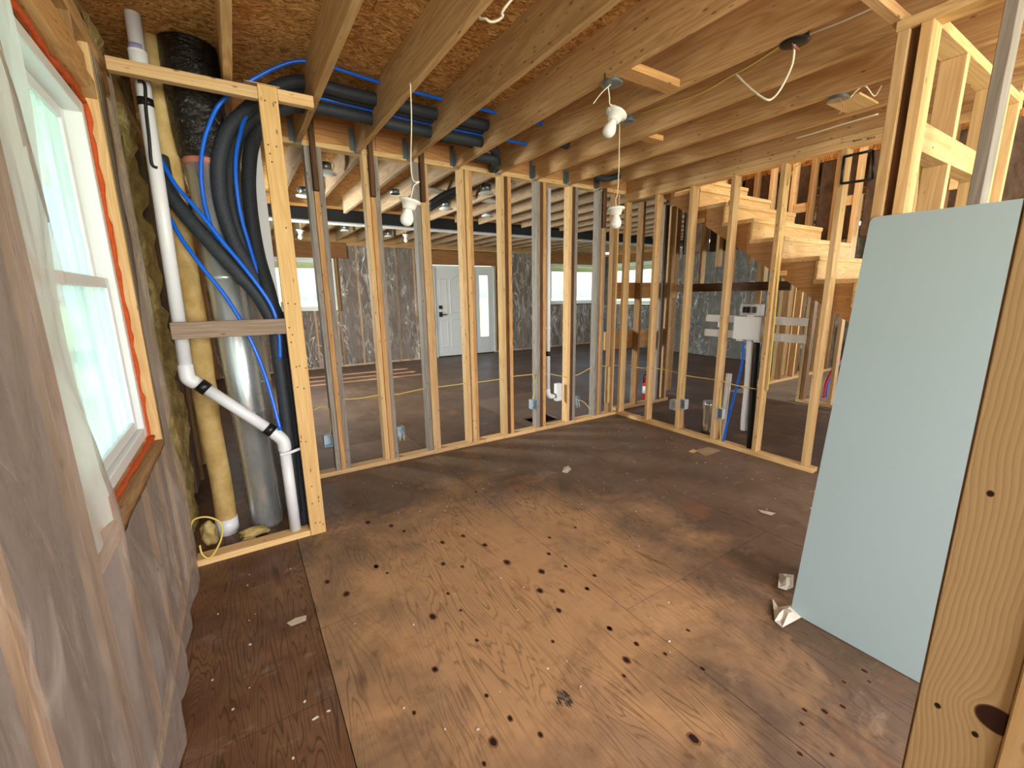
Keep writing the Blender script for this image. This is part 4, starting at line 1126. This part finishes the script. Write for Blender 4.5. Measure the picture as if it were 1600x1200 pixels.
# ------------------------------------------------------------------ litter on the floor
def scrap(pts, z, label, mat=M_PAPER, crumple=.02, name='paper_scrap', cat='paper'):
    c = sum((Vector((x, y, 0)) for x, y in pts), Vector()) / len(pts)
    v = [Vector((c.x, c.y, z + crumple))]; f = []
    m = len(pts)
    ring = []
    for s in (.5, 1.0):
        for i, (x, y) in enumerate(pts):
            q = c.lerp(Vector((x, y, 0)), s)
            v.append(Vector((q.x, q.y, z + .002 + crumple * abs(N(i * 1.7, s * 3, c.x * 5)) * (1.6 if s < .8 else .9))))
    for i in range(m):
        j = (i + 1) % m
        f.append((0, 1 + i, 1 + j)); f.append((1 + i, 1 + m + i, 1 + m + j, 1 + j))
    o = meshobj(name, v, f, mat, None, False, origin=(c.x, c.y, z))
    md = o.modifiers.new('thickness', 'SOLIDIFY'); md.thickness = .0012
    return tag(o, label, cat)
def F2(*pp): return [tuple(P(x, y, 2, 0))[:2] for x, y in pp]
scrap(F2((1207, 938), (1216, 950), (1236, 953), (1252, 966), (1238, 975), (1222, 982), (1210, 972), (1208, 955)), .001, 'crumpled white paper under the lower corner of the leaning board', crumple=.03)
scrap(F2((1217, 897), (1228, 900), (1240, 902), (1239, 920), (1228, 924), (1215, 922)), .001, 'small square of white paper just behind the leaning board', crumple=.03)
scrap(F2((878, 738), (881, 731), (888, 729), (893, 734), (886, 740)), .001, 'small white plaster chip lying out on the open floor', M_STONE, .012, 'plaster_chip', 'debris')
scrap(F2((1184, 797), (1196, 799), (1212, 803), (1205, 806), (1190, 802)), .001, 'thin white sliver on the floor before the leaning board', M_STONE, .006, 'plaster_chip', 'debris')
scrap(F2((448, 974), (462, 966), (479, 962), (478, 970), (455, 979)), .0005, 'flat smear of grey plaster on the dark floor sheet', M_STONE, .001, 'plaster_chip', 'debris')
scrap(F2((487, 1125), (496, 1119), (499, 1121), (489, 1127)), .0005, 'white splinter near the seam of the dark floor sheet', M_PAPER, .003, 'plaster_chip', 'debris')
def flat_piece(pp, h, mat, label):
    q = F2(*pp); m = len(q)
    v = [(x, y, .0005) for x, y in q] + [(x, y, h) for x, y in q]
    f = [tuple(range(m - 1, -1, -1)), tuple(range(m, 2 * m))] + [(i, (i + 1) % m, m + (i + 1) % m, m + i) for i in range(m)]
    o = meshobj('wood_offcut', v, f, mat, None, False, origin=(q[0][0], q[0][1], 0)); return tag(o, label, 'offcut')
flat_piece(((1086, 704), (1107, 699), (1126, 704), (1101, 713)), .004, W(('#b39c7c', '#8f7858'), 'x', .1), 'flat tan rectangle of thin wood lying near the stair wall')
flat_piece(((1076, 706), (1083, 702), (1090, 705), (1083, 708)), .003, W(TAN, 'x', .1), 'tiny wood chip touching the flat tan rectangle')
rnd = random.Random(4)
bm = bmesh.new()
for k in range(170):
    x = rnd.uniform(-.25, 3.6); y = rnd.uniform(.9, 3.4)
    r = rnd.uniform(.002, .006)
    m4 = Matrix.Translation((x, y, .0015)) @ Matrix.Rotation(rnd.uniform(0, 3), 4, 'Z') @ Matrix.Diagonal((r * rnd.uniform(.6, 1.6), r, .0018, 1))
    bmesh.ops.create_icosphere(bm, subdivisions=1, radius=1, matrix=m4)
me = bpy.data.meshes.new('sawdust'); bm.to_mesh(me); bm.free(); me.materials.append(M_PAPER)
sd = link(bpy.data.objects.new('plaster_crumbs', me)); sd['kind'] = 'stuff'
tag(sd, 'scattered white plaster crumbs and flecks all over the plywood floor', 'debris')
def stain(name, px, py, rx, ry, label):
    pass

# ------------------------------------------------------------------ front room: outer wall, door, windows
wb_ = structure('wall_back', (4.3, YEXT, 0))
YO = YEXT + .14
openings = [(.10, 1.80, 1.17, 2.20), (3.88, 5.50, 0, 2.13), (7.20, 8.98, 1.16, 2.23)]
def bstud(x, z0, z1, c): box('stud', x, x + .038, YEXT, YO, z0, z1, W(c, 'z', .3), wb_)
def wallpanel(x0, x1, z0, z1):
    if x1 - x0 < .02 or z1 - z0 < .02: return
    box('sheathing', x0, x1, YO + .001, YO + .013, z0, z1, M_OSB, wb_, 0)
    x = x0
    while x < x1 - .02:
        xn = min(x + .4064, x1)
        bstud(x, z0 + .039, z1, ORG if int(x * 10) % 3 else BRN)
        if xn - x > .06: box('insulation_batt', x + .039, xn - .001, YEXT + .01, YO - .01, z0 + .039, z1, M_BATT, wb_, .01)
        x = xn
    if z0 <= 0: box('bottom_plate', x0, x1, YEXT, YO, 0, .038, W(TAN, 'x'), wb_)
edges = [-.5] + [v for o in openings for v in o[:2]] + [9.2]
for a, b in zip(edges[::2], edges[1::2]): wallpanel(a, b, 0, 2.45)
for x0, x1, z0, z1 in openings:
    wallpanel(x0, x1, 0, z0)
    box('header', x0 - .05, x1 + .25, YEXT - .01, YEXT + .04, z1, z1 + .30, W(('#a5744a', '#7d5230'), 'x', .3), wb_)
    box('sheathing', x0, x1, YO + .001, YO + .013, z1, 2.75, M_OSB, wb_, 0)
box('top_plate', -.5, 9.2, YEXT, YO, 2.452, 2.50, W(JOI, 'x'), wb_)
box('rim_joist', -.5, 9.2, YEXT + .03, YEXT + .07, 2.50, ZC - .001, W(JOI, 'x'), wb_)
def film_back(u, v):
    x = -.45 + u * 9.5; z = 2.45 * v
    b = .03 + .05 * (1 - 2.2 * abs(N(x * 3.1, 4, z * .7))) + .04 * (1 - 2.5 * abs(N(x * 7.5 + z, 1, z * 2.2 - x)))
    return (x, YEXT - .008 - max(b, 0), z + .01)
def film_back_skip(u, v):
    x = -.45 + u * 9.5; z = 2.45 * v
    for x0, x1, z0, z1 in openings:
        if x0 - .05 < x < x1 + .05 and z > z0 - .04: return True
        if x0 - .1 < x < x1 + .26 and z > z1 - .03: return True
    return False
fb = grid('plastic_sheet', 420, 90, film_back, M_FILM_FAR, None, True, film_back_skip, origin=(4, YEXT, 1.2))
tag(fb, 'crinkled shiny plastic sheet over the insulation around the white front door', 'plastic sheet')

def slider(name, axis, a0, a1, z0, z1, d_in, d_out, nmid=1):
    """white vinyl window; axis 'x': the wall runs along x at y = d"""
    w = structure(name, ((a0 + a1) / 2, d_in, z0) if axis == 'x' else (d_in, (a0 + a1) / 2, z0))
    def bx(nm, p0, p1, q0, q1, m, i0, i1, bev=.003):
        if axis == 'x': box(nm, p0, p1, i0, i1, q0, q1, m, w, bev)
        else: box(nm, i0, i1, p0, p1, q0, q1, m, w, bev)
    f = .055
    for (p0, p1, q0, q1) in ((a0, a0 + f, z0, z1), (a1 - f, a1, z0, z1), (a0 + f, a1 - f, z0, z0 + f), (a0 + f, a1 - f, z1 - f, z1)):
        bx('frame', p0, p1, q0, q1, M_VINYL, d_in, d_out)
    dm = (d_in + d_out) / 2
    for k in range(nmid):
        c = a0 + (a1 - a0) * (k + 1) / (nmid + 1)
        bx('mullion', c - .03, c + .03, z0 + f, z1 - f, M_VINYL, d_in + (d_out - d_in) * .2, d_out)
    e = [a0 + f] + [v for k in range(nmid) for v in (a0 + (a1 - a0) * (k + 1) / (nmid + 1) - .03, a0 + (a1 - a0) * (k + 1) / (nmid + 1) + .03)] + [a1 - f]
    for p0, p1 in zip(e[::2], e[1::2]):
        for (s0, s1, q0, q1) in ((p0, p0 + .03, z0 + f, z1 - f), (p1 - .03, p1, z0 + f, z1 - f), (p0 + .03, p1 - .03, z0 + f, z0 + f + .03), (p0 + .03, p1 - .03, z1 - f - .03, z1 - f)):
            bx('sash', s0 + .0005, s1 - .0005, q0, q1, M_VINYL, dm - .015, dm + .015, .002)
        bx('pane', p0 + .03, p1 - .03, z0 + f + .03, z1 - f - .03, M_GLASS, dm - .003, dm + .003, 0)
    bx('blind_cassette', a0 + f, a1 - f, z1 - f - .14, z1 - f, plain('cream_soffit', '#d9d3b0', .7), d_out + .02 * (1 if d_out > d_in else -1), d_out + .05 * (1 if d_out > d_in else -1))
    return w
slider('window_2', 'x', .12, 1.78, 1.175, 2.195, YEXT + .02, YO - .01, 1)
slider('window_3', 'x', 7.22, 8.96, 1.165, 2.225, YEXT + .02, YO - .01, 1)

dr = structure('door_1', (4.6, YEXT, 0))
yd0, yd1 = YEXT + .02, YEXT + .07
box('jamb', 3.885, 3.925, YEXT + .0, YO, 0, 2.11, M_WHITE, dr); box('jamb', 4.865, 4.94, YEXT, YO, 0, 2.11, M_WHITE, dr); box('jamb', 5.46, 5.495, YEXT, YO, 0, 2.11, M_WHITE, dr)
box('jamb', 3.925, 5.46, YEXT, YO, 2.075, 2.11, M_WHITE, dr)
box('threshold', 3.925, 5.46, YEXT, YO, 0, .02, M_BLACK, dr)
slab = box('slab', 3.928, 4.862, yd0, yd1, .022, 2.07, M_WHITE, dr, .003)
def panel(x0, x1, z0, z1, arch):
    outp = [(x0, z0), (x1, z0), (x1, z1)]
    m = 10
    for k in range(1, m):
        s = k / m; outp.append((x1 + (x0 - x1) * s, z1 + arch * math.sin(math.pi * s)))
    outp.append((x0, z1)); nn = len(outp)
    cx, cz = (x0 + x1) / 2, (z0 + z1) / 2
    ins = [(cx + (x - cx) * .88, cz + (z - cz) * .93) for x, z in outp]
    v = [(x, yd0 - .0005, z) for x, z in outp] + [(x, yd0 - .012, z) for x, z in [(cx + (x - cx) * .96, cz + (z - cz) * .975) for x, z in outp]] + [(x, yd0 - .004, z) for x, z in ins]
    f = []
    for r in (0, 1):
        for i in range(nn):
            j = (i + 1) % nn; f.append((r * nn + i, r * nn + j, (r + 1) * nn + j, (r + 1) * nn + i))
    f.append(tuple(range(2 * nn, 3 * nn))); f.append(tuple(range(nn)))
    return meshobj('door_panel', v, f, M_WHITE, dr, origin=(cx, yd0, cz))
panel(4.28, 4.76, 1.02, 1.80, .10); panel(4.28, 4.76, .22, .88, 0)
panel(4.03, 4.2, 1.02, 1.80, .03); panel(4.03, 4.2, .22, .88, 0)
c = P(693, 489, 1, yd0); box('deadbolt', 3.99, 4.07, yd0 - .03, yd0 - .001, 1.13, 1.21, M_BLACK, dr, .004)
box('handle_plate', 3.99, 4.07, yd0 - .025, yd0 - .001, .95, 1.06, M_BLACK, dr, .004)
tube('handle', [(4.04, yd0 - .02, 1.0), (4.04, yd0 - .07, 1.0), (4.16, yd0 - .07, 1.0)], .012, M_BLACK, dr, 8, sub=2)
for z in (.4, 1.1, 1.85): box('hinge', 4.858, 4.872, yd0 - .012, yd0 - .0005, z, z + .1, M_STEEL, dr)
box('sidelight_stile', 4.942, 5.07, yd0, yd1, .02, 2.07, M_WHITE, dr); box('sidelight_stile', 5.31, 5.458, yd0, yd1, .02, 2.07, M_WHITE, dr)
box('sidelight_rail', 5.0705, 5.3095, yd0, yd1, .02, .42, M_WHITE, dr); box('sidelight_rail', 5.0705, 5.3095, yd0, yd1, 1.90, 2.07, M_WHITE, dr)
box('pane', 5.0705, 5.3095, yd0 + .02, yd0 + .03, .421, 1.899, M_GLASS, dr, 0)

# outer side wall with its window
we = structure('wall_side', (XE, 6, 0))
WSY0, WSY1 = 7.10, 9.15
def sidepanel(y0, y1, z0, z1):
    box('sheathing', XE + .141, XE + .153, y0, y1, z0, z1, M_OSB, we, 0)
    y = y0
    while y < y1 - .02:
        yn = min(y + .4064, y1)
        box('stud', XE, XE + .14, y, y + .038, z0 + .001, z1, W(BRN, 'z'), we)
        if yn - y > .06: box('insulation_batt', XE + .01, XE + .13, y + .039, yn - .001, z0 + .001, z1, M_BATT_GREY, we, .01)
        y = yn
sidepanel(-1.0, WSY0, 0, 2.45); sidepanel(WSY0, WSY1, 0, 1.13); sidepanel(WSY1, 9.44, 0, 2.45)
box('header', XE - .01, XE + .04, WSY0 - .1, WSY1 + .1, 2.24, 2.46, W(('#a5744a', '#7d5230'), 'y', .3), we)
box('sheathing', XE + .141, XE + .153, WSY0, WSY1, 2.24, 2.75, M_OSB, we, 0)
box('top_plate', XE, XE + .14, -1, 9.44, 2.461, 2.51, W(JOI, 'y'), we)
slider('window_4', 'y', WSY0 + .02, WSY1 - .02, 1.14, 2.235, XE + .02, XE + .13, 1)
def film_side(u, v):
    y = -.5 + u * 9.85; z = 2.45 * v
    b = .04 + .06 * (1 - 2.2 * abs(N(1, y * 2.6, z * 1.2))) + .05 * (1 - 2.5 * abs(N(4, y * 6 + z, z * 4)))
    return (XE - .01 - max(b, 0), y, z + .01)
def film_side_skip(u, v):
    y = -.5 + u * 9.85; z = 2.45 * v
    return WSY0 - .12 < y < WSY1 + .12 and z > 1.10
M_FILM_SIDE = film('silvery_plastic_film', .23, '#bfc0c0', .12, 5.0, 1.0, .85)
fs = grid('plastic_sheet', 380, 90, film_side, M_FILM_SIDE, None, True, film_side_skip, origin=(XE, 4, 1.2))
tag(fs, 'silvery rumpled plastic sheet on the wall seen beneath the stairs', 'plastic sheet')

# simple window in the left wall of the front room (glimpsed between the pipes)
w5 = structure('window_5', (-.45, 6.1, 1.0))
for (a, b, c_, d) in ((5.41, 5.46, 1.01, 2.19), (6.84, 6.89, 1.01, 2.19), (5.46, 6.84, 1.01, 1.06), (5.46, 6.84, 2.14, 2.19), (6.10, 6.16, 1.06, 2.14)):
    box('frame', XO, XO + .07, a, b, c_, d, M_VINYL, w5)
for a, b in ((5.46, 6.10), (6.16, 6.84)): box('pane', XO + .03, XO + .036, a, b, 1.06, 2.14, M_GLASS, w5, 0)

# steel beam over the front room
sb = thing('steel_beam', (4, 6.4, 2.4), 'black painted steel beam spanning the front room under the joists', 'beam')
box('web', -.36, XE, 6.396, 6.408, 2.445, 2.565, M_BLACKPAINT, sb, 0)
box('flange', -.36, XE, 6.345, 6.458, 2.433, 2.4448, M_BLACKPAINT, sb, .001); box('flange', -.36, XE, 6.345, 6.458, 2.5652, 2.577, M_BLACKPAINT, sb, .001)
box('packing', -.36, XE, 6.347, 6.395, 2.4452, 2.565, M_BLACKPAINT, sb, .001)
box('nailing_plate', -.36, XE, 6.345, 6.458, 2.5775, 2.615, W(ORG, 'x', .2), sb)
tag(tube('white_pipe', [(-.3, 6.40, 2.408), (3, 6.40, 2.408), (XE - .1, 6.40, 2.408)], .0245, M_PVC, None, 12), 'long white pipe running along under the black steel beam', 'pipe')

# recessed lights of the front room
lights = [(440, 287, 4.9), (303 + 165, 311, 5.6), (760, 303, 5.0), (697, 327, 5.6), (757, 343 - 3, 6.05), (537, 361, 7.6), (608, 368, 7.8), (838, 333, 7.0), (760, 384 - 30, 7.4)]
for k, (px, py, yy) in enumerate([(510, 272, 4.6), (476, 307, 5.4), (760, 303, 5.0), (697, 327, 5.6), (540, 361, 8.2), (608, 370, 8.8), (762, 338, 7.2)]):
    q = P(px, py, 2, 2.50)
    lab = ['white recessed light disc seen first past the yellow end stud', 'white recessed light disc close behind the weathered stud', 'white recessed light with its springs hanging over the fourth stud pack',
           'white recessed light disc one bay beyond the hanging bulb', 'white recessed light disc past the steel beam near the front window', 'white recessed light disc past the steel beam by the plastic wall', 'white recessed light behind the beam before the front door'][k]
    t = thing('recessed_light', q, lab, 'light', 'recessed lights of the front room')
    lathe('trim_ring', [(0, .030), (.0, .085), (.008, .085), (.02, .06), (.03, .055)], q, (0, 0, 1), M_WHITE, t, 20)
    lathe('can', [(0, .05), (.06, .05)], q + Vector((0, 0, .031)), (0, 0, 1), M_STEEL, t, 12)
    for s in (-1, 1): tube('spring', [q + Vector((s * .05, 0, .03)), q + Vector((s * .07, 0, .09)), q + Vector((s * .02, 0, .13))], .003, M_STEEL, t, 5)
    tube('cord', [q + Vector((0, 0, .09)), q + Vector((.01, 0, .16)), q + Vector((0, 0, .233))], .004, M_WCABLE, t, 5)
l4 = Q(634, 371, 7.5)
lamp_holder(Vector((l4.x, 7.5, l4.z + .05)), (0, 0, -1), [Vector((l4.x, 7.5, ZC)), Vector((l4.x, 7.5, 2.5)), Vector((l4.x, 7.5, l4.z + .05))], 'tiny bare bulb hanging far off past the steel beam')
l5 = Q(470, 365, 7.3)
lamp_holder(Vector((l5.x, 7.3, l5.z + .05)), (-.1, 0, -1), [Vector((l5.x - .05, 7.3, ZC)), Vector((l5.x, 7.3, 2.5)), Vector((l5.x, 7.3, l5.z + .05))], 'small far bulb glimpsed just past the yellow end stud')
ob = thing('ceiling_box', (2.4, 4.6, 2.48), 'grey octagonal ceiling box seen just above the hanging bulb', 'electrical box')
q = P(617, 303, 2, 2.49)
lathe('box', [(0, .05), (.04, .05)], q, (0, 0, 1), M_STEEL, ob, 8)
lathe('rim', [(0, .056), (.004, .056)], q + Vector((0, 0, .0)), (0, 0, 1), M_STEELBOX, ob, 8)
tag(tube('white_pipe', [(1.9, 4.75, 2.58), (2.4, 4.85, 2.58), (2.9, 4.95, 2.58)], .03, M_PVC, None, 12), 'short white pipe crossing the joists behind the second stud pack', 'pipe')
for k, (dy, lab) in enumerate(((0, 'thick dark cable bundle over the front room, upper strand'), (.09, 'thick dark cable bundle over the front room, lower strand'))):
    tag(tube('cable_bundle', [P(672, 318 + 8 * k, 1, 4.4 + dy), P(690, 306 + 8 * k, 1, 4.45 + dy), P(712, 296 + 7 * k, 1, 4.5 + dy), P(760, 276 + 7 * k, 1, 4.6 + dy)], .028, M_BLACKFOAM, None, 10), lab, 'cable')
wp0 = P(958, 566, 2, 0)
tag(tube('white_pipe', [P(959, 461, 1, wp0.y), wp0], .035, M_PVC, None, 12, sub=1), 'upright white pipe standing free in the front room behind the corner studs', 'pipe')

# ------------------------------------------------------------------ rear wall behind the camera (presumed openings, added fill lamps hang inside them)
wre = structure('wall_rear', (1.5, -2.6, 0))
for a, b, c_, d in ((-.5, 4.0, 0, .7), (-.5, 4.0, 2.4, 2.75), (1.5, 1.8, .7, 2.4)):
    box('sheathing', a, b, -2.66, -2.62, c_, d, M_OSB, wre, 0)
# ------------------------------------------------------------------ outdoors
gr = structure('ground', (0, 0, 0))
box('field', -120, 140, -60, 240, -1.0, -.6, M_GRASS, gr, 0)
pch = thing('porch', (-2, 2, -.2), 'grey porch with deck boards and a square post outside the big window', 'porch')
for k in range(14):
    box('deck_board', -.56 - .19 * (k + 1) + .006, -.56 - .19 * k, -2.5, 4.6, -.16, -.12, M_DECK, pch)
for y in (1.5, 4.4): box('post', -3.02, -2.88, y, y + .14, -.12, 2.6, M_SIDING, pch)
box('roof', -3.5, -.545, -2.6, 7.3, 2.72, 2.80, M_WHITE, pch)  # roof extended to block sun at the far window, white to bounce light
box('rail', -2.98, -2.92, -2.4, 4.5, .78, .86, M_WHITE, pch)
tree_spots = [(-14, 9, 2.2), (-18, 14, 3.2), (-10, 22, 2.8), (-24, 4, 3.0)]
for k, (x, y, r) in enumerate(tree_spots):
    bm = bmesh.new(); bmesh.ops.create_icosphere(bm, subdivisions=4, radius=r)
    for v in bm.verts: v.co *= 1 + .28 * N(v.co.x + k * 9, v.co.y, v.co.z, .9) + .12 * N(v.co.x, v.co.y + k * 5, v.co.z, 3)
    me = bpy.data.meshes.new('crown'); bm.to_mesh(me); bm.free(); me.materials.append(M_TREE)
    t = thing('tree', (x, y, -.6), ['leafy tree nearest outside the big window', 'taller tree outside behind the nearest one', 'tree standing off beyond the porch end', 'tree far out past the porch post'][k], 'tree')
    o = link(bpy.data.objects.new('crown', me), t); o.location = (0, 0, r + .9)
    lathe('trunk', [(0, .22), (1.4, .15)], (x, y, -.6), (0, 0, 1), M_DECK, t, 8)
